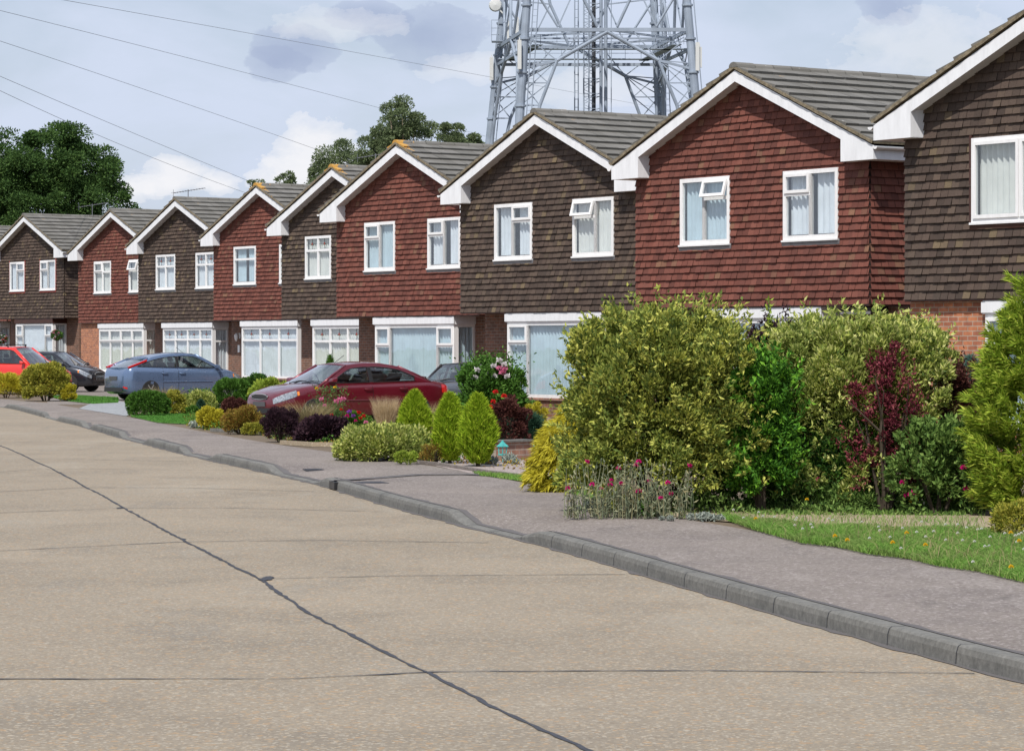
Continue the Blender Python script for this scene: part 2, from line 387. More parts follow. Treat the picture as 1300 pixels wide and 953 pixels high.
# thin high cloud over most of the sky, darker and brighter banks in it
warp = N(nt, 'ShaderNodeMapping'); warp.inputs['Scale'].default_value = (9, 9, 20); L(nt, g, warp.inputs[0])
n1 = noise(nt, warp.outputs[0], 1.0, 7, .55, .3)
veil = ramp(nt, n1, [(.30, (.45, .45, .45)), (.62, (.95, .95, .95))])
skyc = mixc(nt, veil, sky.outputs[0], tuple(x / BGS for x in (.66, .735, .90)))
def blob(px, py, rx, ry, nz=.42, sc_=48):
    d = Vector(((px - 650) / F, 1, (YH - py) / F)).normalized()
    vs = N(nt, 'ShaderNodeVectorMath', operation='SUBTRACT'); L(nt, g, vs.inputs[0]); vs.inputs[1].default_value = d
    sc2 = N(nt, 'ShaderNodeVectorMath', operation='MULTIPLY'); L(nt, vs.outputs[0], sc2.inputs[0]); sc2.inputs[1].default_value = (F / rx, F / rx, F / ry)
    ln = N(nt, 'ShaderNodeVectorMath', operation='LENGTH'); L(nt, sc2.outputs[0], ln.inputs[0])
    mp = N(nt, 'ShaderNodeMapping'); mp.inputs['Scale'].default_value = (sc_, sc_, sc_ * 1.6); mp.inputs['Location'].default_value = (px * .37, py * .11, 0); L(nt, g, mp.inputs[0])
    n = noise(nt, mp.outputs[0], 1.0, 8, .6, .2)
    v = math_(nt, 'ADD', ln.outputs['Value'], math_(nt, 'MULTIPLY', math_(nt, 'SUBTRACT', n, .5), nz * 4))
    return v
for px, py, rx, ry in ((380, 62, 60, 30), (540, 45, 85, 38), (350, 80, 40, 25), (1130, 8, 40, 30), (470, 20, 60, 20)):
    f = ramp(nt, blob(px, py, rx, ry), [(.1, (.66, .66, .66)), (.9, (.34, .34, .34)), (1.7, (0, 0, 0))])
    skyc = mixc(nt, f, skyc, tuple(x / BGS for x in (.36, .43, .62)))
for px, py, rx, ry in ((225, 225, 48, 28), (180, 240, 50, 20), (400, 195, 62, 42), (375, 225, 60, 25), (280, 235, 30, 14), (-20, 215, 60, 40), (1180, 60, 130, 50), (760, 110, 90, 30), (600, 85, 70, 22), (420, 30, 90, 22)):
    a = 1.0 if py > 180 else .45
    f = ramp(nt, blob(px, py, rx, ry, .5, 75), [(.35, (.9 * a,) * 3), (.95, (.35 * a,) * 3), (1.35, (0, 0, 0))])
    skyc = mixc(nt, f, skyc, tuple(x / BGS for x in (.92, .92, .95)))
L(nt, skyc, bg.inputs[0]); bg.inputs[1].default_value = BGS

# ------------------------------------------------------------------ ground, road, kerb, pavement
def px2(p, z=0.0): return at(p[0], p[1], z)
def sheet(name, pts, z, m, kind='structure'):
    vs = [(x, y, z) for x, y in pts]; tris = tessellate_polygon([[Vector(v) for v in vs]])
    mb = MB(); mb.add(vs, [tuple(t) for t in tris]); o = mb.build(name, m)
    me = o.data
    for p in me.polygons:
        if p.normal.z < 0: p.flip()
    return tag(o, kind=kind)
mb = MB(); mb.add([(-900, -200, -.06), (900, -200, -.06), (900, 2500, -.06), (-900, 2500, -.06)], [(0, 1, 2, 3)]); tag(mb.build('ground', 'far_ground'), kind='structure')

# kerb line: photo points (foot of kerb), raised stretches between the dropped crossings
kp = [(1260, 857), (1140, 823), (986, 780), (869, 746), (765, 714), (666, 686), (623, 677), (561, 660), (500, 644.5), (400, 614), (342, 601), (265, 584), (231, 576), (181, 563), (154, 556), (104, 541.5), (75, 535), (55, 529.5), (20, 520), (0, 516.5)]
kw = [px2(p) for p in kp]
kw = [(kw[0][0] + (kw[0][0] - kw[1][0]) * 3 + .25, kw[0][1] + (kw[0][1] - kw[1][1]) * 3)] + kw
kw = [(kw[0][0] + 1.2, -30)] + kw + [(kw[-1][0] - 8, kw[-1][1] + 9), (kw[-1][0] - 22, kw[-1][1] + 18), (kw[-1][0] - 60, kw[-1][1] + 30)]
kw = np.array(kw)
seg = np.linalg.norm(np.diff(kw, axis=0), axis=1); S = np.concatenate([[0], np.cumsum(seg)])
# smooth resample
ss = np.arange(0, S[-1], .25)
kx = np.interp(ss, S, kw[:, 0]); ky = np.interp(ss, S, kw[:, 1])
ker = np.exp(-np.linspace(-2, 2, 17) ** 2); ker /= ker.sum()
def smooth(a): return np.convolve(np.pad(a, 8, mode='edge'), ker, mode='valid')
kx, ky = smooth(kx), smooth(ky)
kpx = 650 + F * kx / np.maximum(ky, 3)
raised = [(666, 5000), (405, 575), (268, 342), (183, 231), (115, 153), (72, 104), (6, 56), (-400, -60)]
hh = np.full(len(ss), .015)
for i, (x, y) in enumerate(zip(kpx, ky)):
    for a, b in raised:
        if a <= x <= b or y < 12: hh[i] = .11
k2 = np.ones(3) / 3; hh = np.convolve(np.pad(hh, 1, mode='edge'), k2, mode='valid')
tx, ty = np.gradient(kx), np.gradient(ky); tl = np.hypot(tx, ty); nx, ny = ty / tl, -tx / tl   # pointing to the pavement side
prof = lambda h: [(0, -.05), (.008, h * .6), (.018, h - .012), (.032, h - .001), (.125, h), (.13, h - .03)]
V = []; T = []
for i in range(len(ss)):
    for d, z in prof(hh[i]): V.append((kx[i] + nx[i] * d, ky[i] + ny[i] * d, z))
m6 = 6
fs = []
for i in range(len(ss) - 1):
    for k in range(m6 - 1): fs.append((i * m6 + k, i * m6 + k + 1, (i + 1) * m6 + k + 1, (i + 1) * m6 + k))
mb = MB(); mb.add(V, fs)
tag(mb.build('kerb', 'kerb_concrete'), kind='structure')
mb = MB()                                            # dark joints between kerb stones
for i in range(2, len(ss) - 1, 4):
    if ky[i] < 10 or ky[i] > 70: continue
    t = np.array([tx[i], ty[i]]) / tl[i]; wj = .004
    pr = [(d - .003 if k < 3 else d, z + .0025) for k, (d, z) in enumerate(prof(hh[i])[:5])]
    vs = [];
    for s_ in (-1, 1):
        for d, z in pr: vs.append((kx[i] + nx[i] * d + t[0] * s_ * wj, ky[i] + ny[i] * d + t[1] * s_ * wj, z))
    mb.add(vs, [(k, k + 1, k + 6, k + 5) for k in range(4)])
tag(mb.build('kerb_joints', 'tar_joint'), kind='structure')
# weedy dirt seam between kerb and road
mb = MB(); rr = random.Random(4); vs = []
sel = [i for i in range(len(ss)) if 8 < ky[i] < 60]
for i in sel:
    a = .02 + .05 * rr.random() ** 2
    vs += [(kx[i] - nx[i] * a, ky[i] - ny[i] * a, .004), (kx[i] + nx[i] * .01, ky[i] + ny[i] * .01, .004)]
mb.add(vs, [(2 * k, 2 * k + 1, 2 * k + 3, 2 * k + 2) for k in range(len(sel) - 1)])
tag(mb.build('gutter_dirt', 'trench_tarmac'), kind='structure')
mb = MB(); rr = random.Random(9); vs = []
for i in sel:
    a = .03 + .05 * rr.random() ** 2; z = hh[i] + .004
    vs += [(kx[i] + nx[i] * .124, ky[i] + ny[i] * .124, z), (kx[i] + nx[i] * (.14 + a), ky[i] + ny[i] * (.14 + a), z - .002 + (.10 - hh[i]) * .1)]
mb.add(vs, [(2 * k, 2 * k + 1, 2 * k + 3, 2 * k + 2) for k in range(len(sel) - 1)])
tag(mb.build('kerb_seam', 'trench_tarmac'), kind='structure')
# road
road = [(x, y) for x, y in zip(kx[::4], ky[::4])]
sheet('road', [(-120, -30)] + road + [(-120, road[-1][1])], 0.0, 'road_concrete')
# pavement: from back of kerb to the garden edge
ge = [(1420, 750), (1300, 735), (1190, 715), (1103, 700), (1017, 686), (930, 665), (850, 655), (790, 645), (745, 632), (690, 614), (610, 603), (550, 589), (480, 581), (420, 573), (360, 565), (300, 555), (250, 546), (200, 536), (160, 528), (125, 521), (60, 512), (0, 505.5), (-60, 502)]
gw = np.array([px2(p, .10) for p in ge]); gw = np.concatenate([[[gw[0][0] + 1.5, 5], [gw[0][0] + .7, 12]], gw, [[gw[-1][0] - 8, gw[-1][1] + 4], [gw[-1][0] - 60, gw[-1][1] + 22]]])
Sg = np.concatenate([[0], np.cumsum(np.linalg.norm(np.diff(gw, axis=0), axis=1))])
def ray_hit(x, y, dx, dy):
    best = None
    for (ax, ay), (bx, by) in zip(gw[:-1], gw[1:]):
        ex, ey = bx - ax, by - ay; det = dx * (-ey) + dy * ex
        if abs(det) < 1e-9: continue
        t = ((ax - x) * (-ey) + (ay - y) * ex) / det; u = (dx * (ay - y) - dy * (ax - x)) / det
        if t > 0 and -1e-6 <= u <= 1.000001 and (best is None or t < best): best = t
    return best
V = []; idx = []
for i in range(0, len(ss), 2):
    if ky[i] < 8: continue
    x0, y0 = kx[i] + nx[i] * .12, ky[i] + ny[i] * .12
    t = ray_hit(x0, y0, nx[i], ny[i])
    if t is None or t > 9: t = idx and idx[-1] or 2.0
    idx.append(t)
tt = np.convolve(np.pad(np.array(idx), 6, mode='edge'), np.ones(13) / 13, mode='valid')
j = 0
for i in range(0, len(ss), 2):
    if ky[i] < 8: continue
    x0, y0 = kx[i] + nx[i] * .12, ky[i] + ny[i] * .12
    for k, fr in enumerate((0, .12, .3, .5, .75, 1.0)):
        z = hh[i] - .006 + (.10 - hh[i]) * min(1, fr / .5) + (.012 * math.sin(i * .21 + k) if 0 < k < 5 else 0) * .5
        V.append((x0 + nx[i] * tt[j] * fr, y0 + ny[i] * tt[j] * fr, z))
    j += 1
mb = MB(); mb.add(V, [(a * 6 + k, a * 6 + k + 1, a * 6 + k + 7, a * 6 + k + 6) for a in range(j - 1) for k in range(5)])
V_ = list(V); o = mb.build('pavement', 'pavement_tarmac', smooth=True); tag(o, kind='structure')
pave_back = [(V[a * 6 + 5][0], V[a * 6 + 5][1]) for a in range(j)]
# garden ground behind it
gg = pave_back[::3]
sheet('garden_ground', gg + [(-90, 220), (120, 220), (120, 5)], .090, 'soil')

# road joints (tar): strips with ragged edges
def joint(pts, w0, name, seed, z=.004, ragged=.6, step=.12):
    r = random.Random(seed); P = np.array([px2(p) for p in pts]); s_ = np.concatenate([[0], np.cumsum(np.linalg.norm(np.diff(P, axis=0), axis=1))])
    q = np.arange(0, s_[-1], step); x = np.interp(q, s_, P[:, 0]); y = np.interp(q, s_, P[:, 1])
    wob = np.cumsum([r.gauss(0, .0035) for _ in q]); wob -= np.linspace(0, wob[-1], len(q))
    dx, dy = np.gradient(x), np.gradient(y); l = np.hypot(dx, dy) + 1e-9; ax, ay = dy / l, -dx / l
    vs = []
    for i in range(len(q)):
        a = w0 * (1 + ragged * (r.random() * 2 - 1)); b = w0 * (1 + ragged * (r.random() * 2 - 1))
        if r.random() < .04: a *= 2.2
        vs += [(x[i] + ax[i] * (wob[i] + a), y[i] + ay[i] * (wob[i] + a), z), (x[i] + ax[i] * (wob[i] - b), y[i] + ay[i] * (wob[i] - b), z)]
    m_ = MB(); m_.add(vs, [(2 * k, 2 * k + 1, 2 * k + 3, 2 * k + 2) for k in range(len(q) - 1)])
    return m_
mj = MB()
def mergej(b): mj.add(b.v, b.f)
mergej(joint([(760, 960), (640, 903), (555, 861), (488, 830), (385, 777), (330, 736), (235, 685), (155, 644), (62, 595), (0, 569), (-80, 540), (-200, 515)], .014, '', 1))
for k, (pts, w_) in enumerate([([(-60, 862), (365, 862), (555, 853), (900, 851), (1245, 855)], .011), ([(330, 735), (500, 731), (795, 729)], .008), ([(-60, 702), (0, 699), (231, 688), (400, 686), (623, 689)], .011), ([(-60, 655), (0, 651), (154, 645), (300, 645), (500, 650)], .010), ([(-60, 628), (0, 624), (104, 619), (230, 619), (400, 624)], .012), ([(0, 599), (62, 595), (308, 597)], .010), ([(-40, 583), (100, 583), (250, 586)], .010), ([(-40, 562), (60, 561), (180, 563)], .012), ([(-40, 545), (100, 546)], .012)]):
    mergej(joint(pts, w_, '', 20 + k, z=.0045, ragged=.8))
# little tar spills where joints meet
for (px, py, sx, sy) in ((338, 735, .07, .05), (152, 645, .04, .03), (0, 0, 0, 0)):
    if sx:
        x, y = px2((px, py)); r = random.Random(px)
        mj.add([(x + math.cos(t) * sx * r.uniform(.5, 1.2), y + math.sin(t) * sy * 4 * r.uniform(.5, 1.2), .006) for t in np.linspace(0, 2 * math.pi, 14)[:-1]], [tuple(range(13))])
tag(mj.build('road_joints', 'tar_joint'), kind='structure')
# trench patch + covers in the pavement
def pav_strip(pts, w_, name, m, z=None):
    P = [px2(p, .1) for p in pts]; vs = []
    for i, (x, y) in enumerate(P):
        a = P[max(i - 1, 0)]; b = P[min(i + 1, len(P) - 1)]; dx, dy = b[0] - a[0], b[1] - a[1]; l = math.hypot(dx, dy); ax, ay = dy / l, -dx / l
        zz_ = min(V_, key=lambda q: (q[0] - x) ** 2 + (q[1] - y) ** 2)[2] + .012; vs += [(x + ax * w_, y + ay * w_, zz_), (x - ax * w_, y - ay * w_, zz_)]
    mb_ = MB(); mb_.add(vs, [(2 * k, 2 * k + 1, 2 * k + 3, 2 * k + 2) for k in range(len(P) - 1)]); return tag(mb_.build(name, m), kind='structure')
pav_strip([(425, 611), (480, 606), (530, 603), (590, 602), (660, 605)], .11, 'trench_reinstatement', 'trench_tarmac')
for i, (px, py, s_) in enumerate(((468, 612, .20), (398, 592, .12))):
    x, y = px2((px, py), .1)
    b = MB(); b.box(-s_, s_, -s_, s_, -.01, .018); b.box(-s_ * .8, s_ * .8, -s_ * .8, s_ * .8, .0181, .021)
    o = b.build('utility_cover', 'tar_joint'); o.location = (x, y, min(V_, key=lambda q: (q[0] - x) ** 2 + (q[1] - y) ** 2)[2] - .013); o.rotation_euler.z = .3
    tag(o, ['larger square iron cover in the pavement beside the dark trench patch', 'small iron cover in the pavement in front of the cream edged flower bed'][i], 'cover', 'iron covers set in the pavement')
# gully grating under the kerb
x, y = px2((429, 622)); b = MB(); b.box(-.19, .19, -.03, .03, .01, .10, 0)
for k in range(6): b.box(-.17 + k * .06, -.145 + k * .06, -.035, -.0302, .02, .09, 0)
ki = int(np.argmin((kx - x) ** 2 + (ky - y) ** 2))
o = b.build('kerb_drain', 'black_plastic'); o.location = (kx[ki] - .003, ky[ki], 0); o.rotation_euler.z = math.atan2(ty[ki], tx[ki])
tag(o, 'black slotted drain inlet set in the kerb face', 'drain')

# drives, lawns, gravel
def px_sheet(name, pts, z, m): return sheet(name, [px2(p, .1) for p in pts], z, m)
px_sheet('verge_grass_base', [(935, 662), (1017, 686), (1103, 700), (1190, 715), (1300, 735), (1440, 758), (1440, 678), (1250, 674.5), (1100, 670), (1000, 666)], .108, 'grass_soil')
px_sheet('gravel_path', [(800, 650), (850, 656.5), (925, 662), (1000, 667), (1100, 671), (1250, 676), (1440, 680), (1440, 655), (1250, 653), (1000, 650), (850, 646)], .104, 'gravel_sand')
px_sheet('verge_strip_base', [(600, 600), (690, 607), (760, 622), (790, 640), (745, 632), (690, 614), (610, 603)], .104, 'grass_soil')
px_sheet('pink_gravel_bed', [(420, 574), (480, 582), (550, 590), (610, 602.5), (700, 609), (720, 600), (690, 575), (560, 562), (440, 560)], .096, 'pink_gravel')
px_sheet('lawn_by_hedge', [(165, 528.5), (200, 536.5), (268, 540), (285, 533), (262, 526), (190, 524)], .102, 'grass_soil')
px_sheet('lawn_far', [(85, 509), (118, 512.5), (150, 511), (150, 505), (100, 502.5), (60, 503)], .104, 'grass_soil')
px_sheet('gravel_drive', [(100, 518.5), (160, 528), (175, 522), (170, 512), (150, 509), (115, 512)], .101, 'grey_gravel')
px_sheet('tarmac_drive', [(60, 513), (110, 513), (330, 520), (340, 496), (230, 486), (60, 490)], .0935, 'pavement_tarmac')
px_sheet('block_paved_drive', [(330, 540), (400, 556), (700, 560), (760, 540), (700, 505), (360, 505)], .0945, 'block_drive')

# ------------------------------------------------------------------ houses
HX = [6.251, 2.456, -1.197, -4.708, -7.044, -10.227, -13.96, -17.693, -22.914, -27.2]
HD = [44.857, 55.727, 66.319, 76.151, 86.564, 96.979, 105.647, 115.385, 125.602, 136.0]
HZ = [.712, .721, .754, .758, .793, .841, .84, .886, 1.157, 1.10]
W_, TB, APX, SLOPE, OV, DEP = 6.80, 2.45, 4.40, .424, .30, 8.2
# local frame: x along the front (0 at the far/left corner), y into the house, z up from the ground; the tile hanging starts at TB
def clip(poly, a, b, c):      # keep a*x+b*z<=c
    o = []
    for i in range(len(poly)):
        p, q = poly[i], poly[(i + 1) % len(poly)]; fp = a * p[0] + b * p[1] - c; fq = a * q[0] + b * q[1] - c
        if fp <= 0: o.append(p)
        if (fp < 0) != (fq < 0) and abs(fp - fq) > 1e-12:
            t = fp / (fp - fq); o.append((p[0] + (q[0] - p[0]) * t, p[1] + (q[1] - p[1]) * t))
    return o
def area(p): return abs(sum(p[i][0] * p[(i + 1) % len(p)][1] - p[(i + 1) % len(p)][0] * p[i][1] for i in range(len(p)))) / 2
def tiles(mb, ulen, ztop, holes, place, seed, gable=False, gauge=.133, tw=.165, proud=.036):
    r = random.Random(seed); row = 0; z = TB
    while z < ztop:
        off = (row % 2) * tw / 2 - tw
        wave = r.uniform(-.002, .002)
        nT = int(ulen / tw) + 3
        for k in range(nT):
            u0 = max(0, off + k * tw + .003); u1 = min(ulen, off + (k + 1) * tw - .003)
            if u1 - u0 < .01: continue
            zb = z + wave + r.uniform(-.0035, .0035); zt = z + gauge + .012
            pr = proud + r.uniform(-.007, .010)
            polys = [[(u0, zb), (u1, zb), (u1, zt), (u0, zt)]]
            if gable:
                p = polys[0]; zr = TB + APX - .10
                p = clip(p, -SLOPE, 1, zr - SLOPE * W_ / 2); p = clip(p, SLOPE, 1, zr + SLOPE * W_ / 2) if p else p
                polys = [p] if len(p) >= 3 else []
            for (a0, a1, b0, b1) in holes:
                nxt = []
                for p in polys:
                    pz0 = min(q[1] for q in p); pz1 = max(q[1] for q in p)
                    if pz1 <= b0 or pz0 >= b1 or max(q[0] for q in p) <= a0 or min(q[0] for q in p) >= a1: nxt.append(p); continue
                    nxt.append(clip(p, 1, 0, a0)); nxt.append(clip(p, -1, 0, -a1))
                    mid = clip(clip(p, -1, 0, -a0), 1, 0, a1) if len(p) > 2 else []
                    if len(mid) > 2: nxt.append(clip(mid, 0, 1, b0)); nxt.append(clip(mid, 0, -1, -b1))
                polys = [p for p in nxt if len(p) >= 3]
            for p in polys:
                if area(p) < 2e-4: continue
                vs = [place(u, -(.004 + pr * (1 - (zz - z) / (gauge + .012))), zz) for u, zz in p]
                n = len(vs); fs = [tuple(range(n))]
                low = [i for i in range(n) if p[i][1] < zb + 1e-4]
                if len(low) == 2:
                    a, b = low; back = [place(p[a][0], .0, p[a][1]), place(p[b][0], .0, p[b][1])]
                    vs += back; fs.append((a, b, n + 1, n))
                mb.add(vs, fs)
        z += gauge; row += 1

def bars_frame(mb, u0, u1, z0, z1, y0, y1, t=.055):
    mb.box(u0, u1, y0, y1, z0, z0 + t); mb.box(u0, u1, y0, y1, z1 - t, z1)
    mb.box(u0, u0 + t, y0, y1, z0 + t, z1 - t); mb.box(u1 - t, u1, y0, y1, z0 + t, z1 - t)
def curtain(mb, u0, u1, z0, z1, y, seed, amp=.024, lam=.13):
    r = random.Random(seed); n = int((u1 - u0) / .018); ph = 0; vs = []
    for i in range(n + 1):
        u = u0 + (u1 - u0) * i / n; ph += .018 / lam * 2 * math.pi * r.uniform(.6, 1.4)
        d = y + amp * math.sin(ph); vs += [(u, d, z0), (u, d - .004, z1)]
    mb.add(vs, [(2 * i, 2 * i + 2, 2 * i + 3, 2 * i + 1) for i in range(n)])
def window(parent, u0, u1, z0, z1, cells, seed, frame='white_plastic', curt='net_curtain', y=-.045, surround=None, flowers=False, sill=True, xf=None, t=.078, depth=.16, gap=None):
    """cells: list of (fu0,fu1,fz0,fz1,kind) kind '' fixed, 's' sash, 'o' open top-hung"""
    mb = MB(); bars_frame(mb, u0, u1, z0, z1, y, y + .07, t)
    W, H = u1 - u0, z1 - z0; iu0, iu1, iz0, iz1 = u0 + t, u1 - t, z0 + t, z1 - t
    us = lambda f: u0 + W * f; zs = lambda f: z0 + H * f
    done = set()
    for fu0, fu1, fz0, fz1, k in cells:
        for fu in (fu0, fu1):
            if 0 < fu < 1 and (fu, fz0, fz1) not in done:
                done.add((fu, fz0, fz1)); mb.box(us(fu) - t * .45, us(fu) + t * .45, y + .003, y + .067, max(iz0, zs(fz0)), min(iz1, zs(fz1)))
        for fz in (fz0, fz1):
            if 0 < fz < 1 and (fz, fu0, fu1, 'h') not in done:
                done.add((fz, fu0, fu1, 'h')); mb.box(max(iu0, us(fu0)), min(iu1, us(fu1)), y + .001, y + .069, zs(fz) - t * .45, zs(fz) + t * .45)
    wo = mb.build('window', frame, parent)
    for fu0, fu1, fz0, fz1, k in cells:
        a0, a1 = us(fu0) + t * .5, us(fu1) - t * .5; b0, b1 = zs(fz0) + t * .5, zs(fz1) - t * .5
        if fu0 == 0: a0 = iu0
        if fu1 == 1: a1 = iu1
        if fz0 == 0: b0 = iz0
        if fz1 == 1: b1 = iz1
        if k in ('s', 'o'):
            ws, hs = a1 - a0 + .05, b1 - b0 + .04
            mb = MB(); bars_frame(mb, -ws / 2, ws / 2, -hs, 0, -.02, .025, .055)
            so = mb.build('opener', frame, wo); mg = MB(); mg.box(-ws / 2 + .045, ws / 2 - .045, 0, .004, -hs + .045, -.045)
            go = mg.build('pane', 'window_glass', wo)
            for q in (so, go):
                q.location = ((a0 + a1) / 2, y - .005, b1 + .02)
                if k == 'o': q.rotation_euler.x = -math.radians(15); q.location.y -= .012
        else:
            mg = MB(); mg.box(a0, a1, y + .03, y + .034, b0, b1); mg.build('pane', 'window_glass', wo)
        if flowers and fz1 == 1:
            mf = MB(); cx, cz = (a0 + a1) / 2, (b0 + b1) / 2; rr_ = min(a1 - a0, b1 - b0) * .17
            for q in range(7):
                an = q * 2.4; ro = rr_ * .42 * (q > 0); mf.lathe([(rr_ * .38, -.002), (rr_ * .3, 0)], (cx + math.cos(an) * ro, y + .024 - q * .0004, cz + math.sin(an) * ro), 'y', 7, 0)
            for q in (-1, 1): mf.lathe([(rr_ * .34, -.002), (rr_ * .3, 0)], (cx + q * rr_ * 1.15, y + .0235, cz - rr_ * .35), 'y', 6, 1)
            mf.bar((cx - rr_ * 1.6, y + .0265, cz - rr_ * .5), (cx + rr_ * 1.6, y + .0265, cz - rr_ * .5), .012, .008, 1)
            mf.bar((cx, y + .027, b0), (cx, y + .027, b1), .008, .008, 2); mf.bar((a0, y + .027, cz), (a1, y + .027, cz), .008, .008, 2)
            mf.build('leaded_flower', ['red_paint', 'rose_leaf', 'black_plastic'], wo)
    mc = MB()
    if gap:   # curtains drawn to the sides
        mid = (iu0 + iu1) / 2; curtain(mc, iu0, mid - gap / 2, iz0 + .02, iz1, y + depth - .03, seed); curtain(mc, mid + gap / 2, iu1, iz0 + .02, iz1, y + depth - .03, seed + 1)
    else: curtain(mc, iu0 - .03, iu1 + .03, iz0 - .02, iz1, y + depth - .035, seed)
    mc.build('curtain', curt, wo)
    if sill:
        ms = MB(); ms.box(u0 - .02, u1 + .02, y - .03, y + .06, z0 - .035, z0 - .001); ms.build('sill', frame, wo)
        ms = MB(); ms.add([(u0 - .03, -.06, z0 - .036), (u1 + .03, -.06, z0 - .036), (u1 + .03, -.036, z0 - .11), (u0 - .03, -.036, z0 - .11), (u0 - .03, .0, z0 - .036), (u1 + .03, .0, z0 - .036), (u1 + .03, 0, z0 - .11), (u0 - .03, 0, z0 - .11)], [(0, 3, 2, 1), (0, 1, 5, 4), (3, 7, 6, 2), (0, 4, 7, 3), (1, 2, 6, 5)])
        ms.build('flashing', surround or 'lead_flashing', wo)
    if surround:
        ms = MB(); q = .05; ms.box(u0 - q, u0 - .001, y + .004, .01, z0 - .03, z1 + q); ms.box(u1 + .001, u1 + q, y + .004, .01, z0 - .03, z1 + q); ms.box(u0 - .001, u1 + .001, y + .004, .01, z0 - .03, z0 - .0012); ms.build('surround', surround, wo)
    if xf is not None:
        wo.matrix_local = xf
    return wo

LF_TR = [(0, .48, 0, 1, ''), (.48, 1, .68, 1, 's'), (.48, 1, 0, .68, '')]
LF_TO = [(0, .48, 0, 1, ''), (.48, 1, .68, 1, 'o'), (.48, 1, 0, .68, '')]
TL_RF = [(0, .5, .66, 1, 's'), (0, .5, 0, .66, ''), (.5, 1, 0, 1, '')]
TL_RFO = [(0, .55, .68, 1, 'o'), (0, .55, 0, .68, ''), (.55, 1, 0, 1, '')]
G22 = [(0, .5, .66, 1, ''), (.5, 1, .66, 1, ''), (0, .5, 0, .66, ''), (.5, 1, 0, .66, '')]
G22S = [(0, .5, .66, 1, 's'), (.5, 1, .66, 1, ''), (0, .5, 0, .66, ''), (.5, 1, 0, .66, '')]
G12 = [(0, 1, .66, 1, ''), (0, 1, 0, .66, '')]
SINGO = [(0, 1, .66, 1, 'o'), (0, 1, 0, .66, '')]
CAS2 = [(0, .5, 0, 1, 's'), (.5, 1, 0, 1, 's')]
B4 = [(i / 4, (i + 1) / 4, .76, 1, '') for i in range(4)] + [(i / 4, (i + 1) / 4, 0, .76, '') for i in range(4)]
B4S = [(i / 4, (i + 1) / 4, .70, 1, 's') for i in range(4)] + [(i / 4, (i + 1) / 4, 0, .70, '') for i in range(4)]
B3 = [(i / 3, (i + 1) / 3, .74, 1, '') for i in range(3)] + [(i / 3, (i + 1) / 3, 0, .74, '') for i in range(3)]
BPIC = [(0, .19, .68, 1, 's'), (0, .19, 0, .68, ''), (.19, .79, 0, 1, ''), (.79, 1, .68, 1, 's'), (.79, 1, 0, .68, '')]
BPIC2 = [(0, .22, .72, 1, 's'), (0, .22, 0, .72, ''), (.22, .78, 0, 1, ''), (.78, 1, .72, 1, 's'), (.78, 1, 0, .72, '')]
A1, A2 = (1.43, 2.93), (4.48, 5.99)
ZW = (TB + 1.20, TB + 2.47)
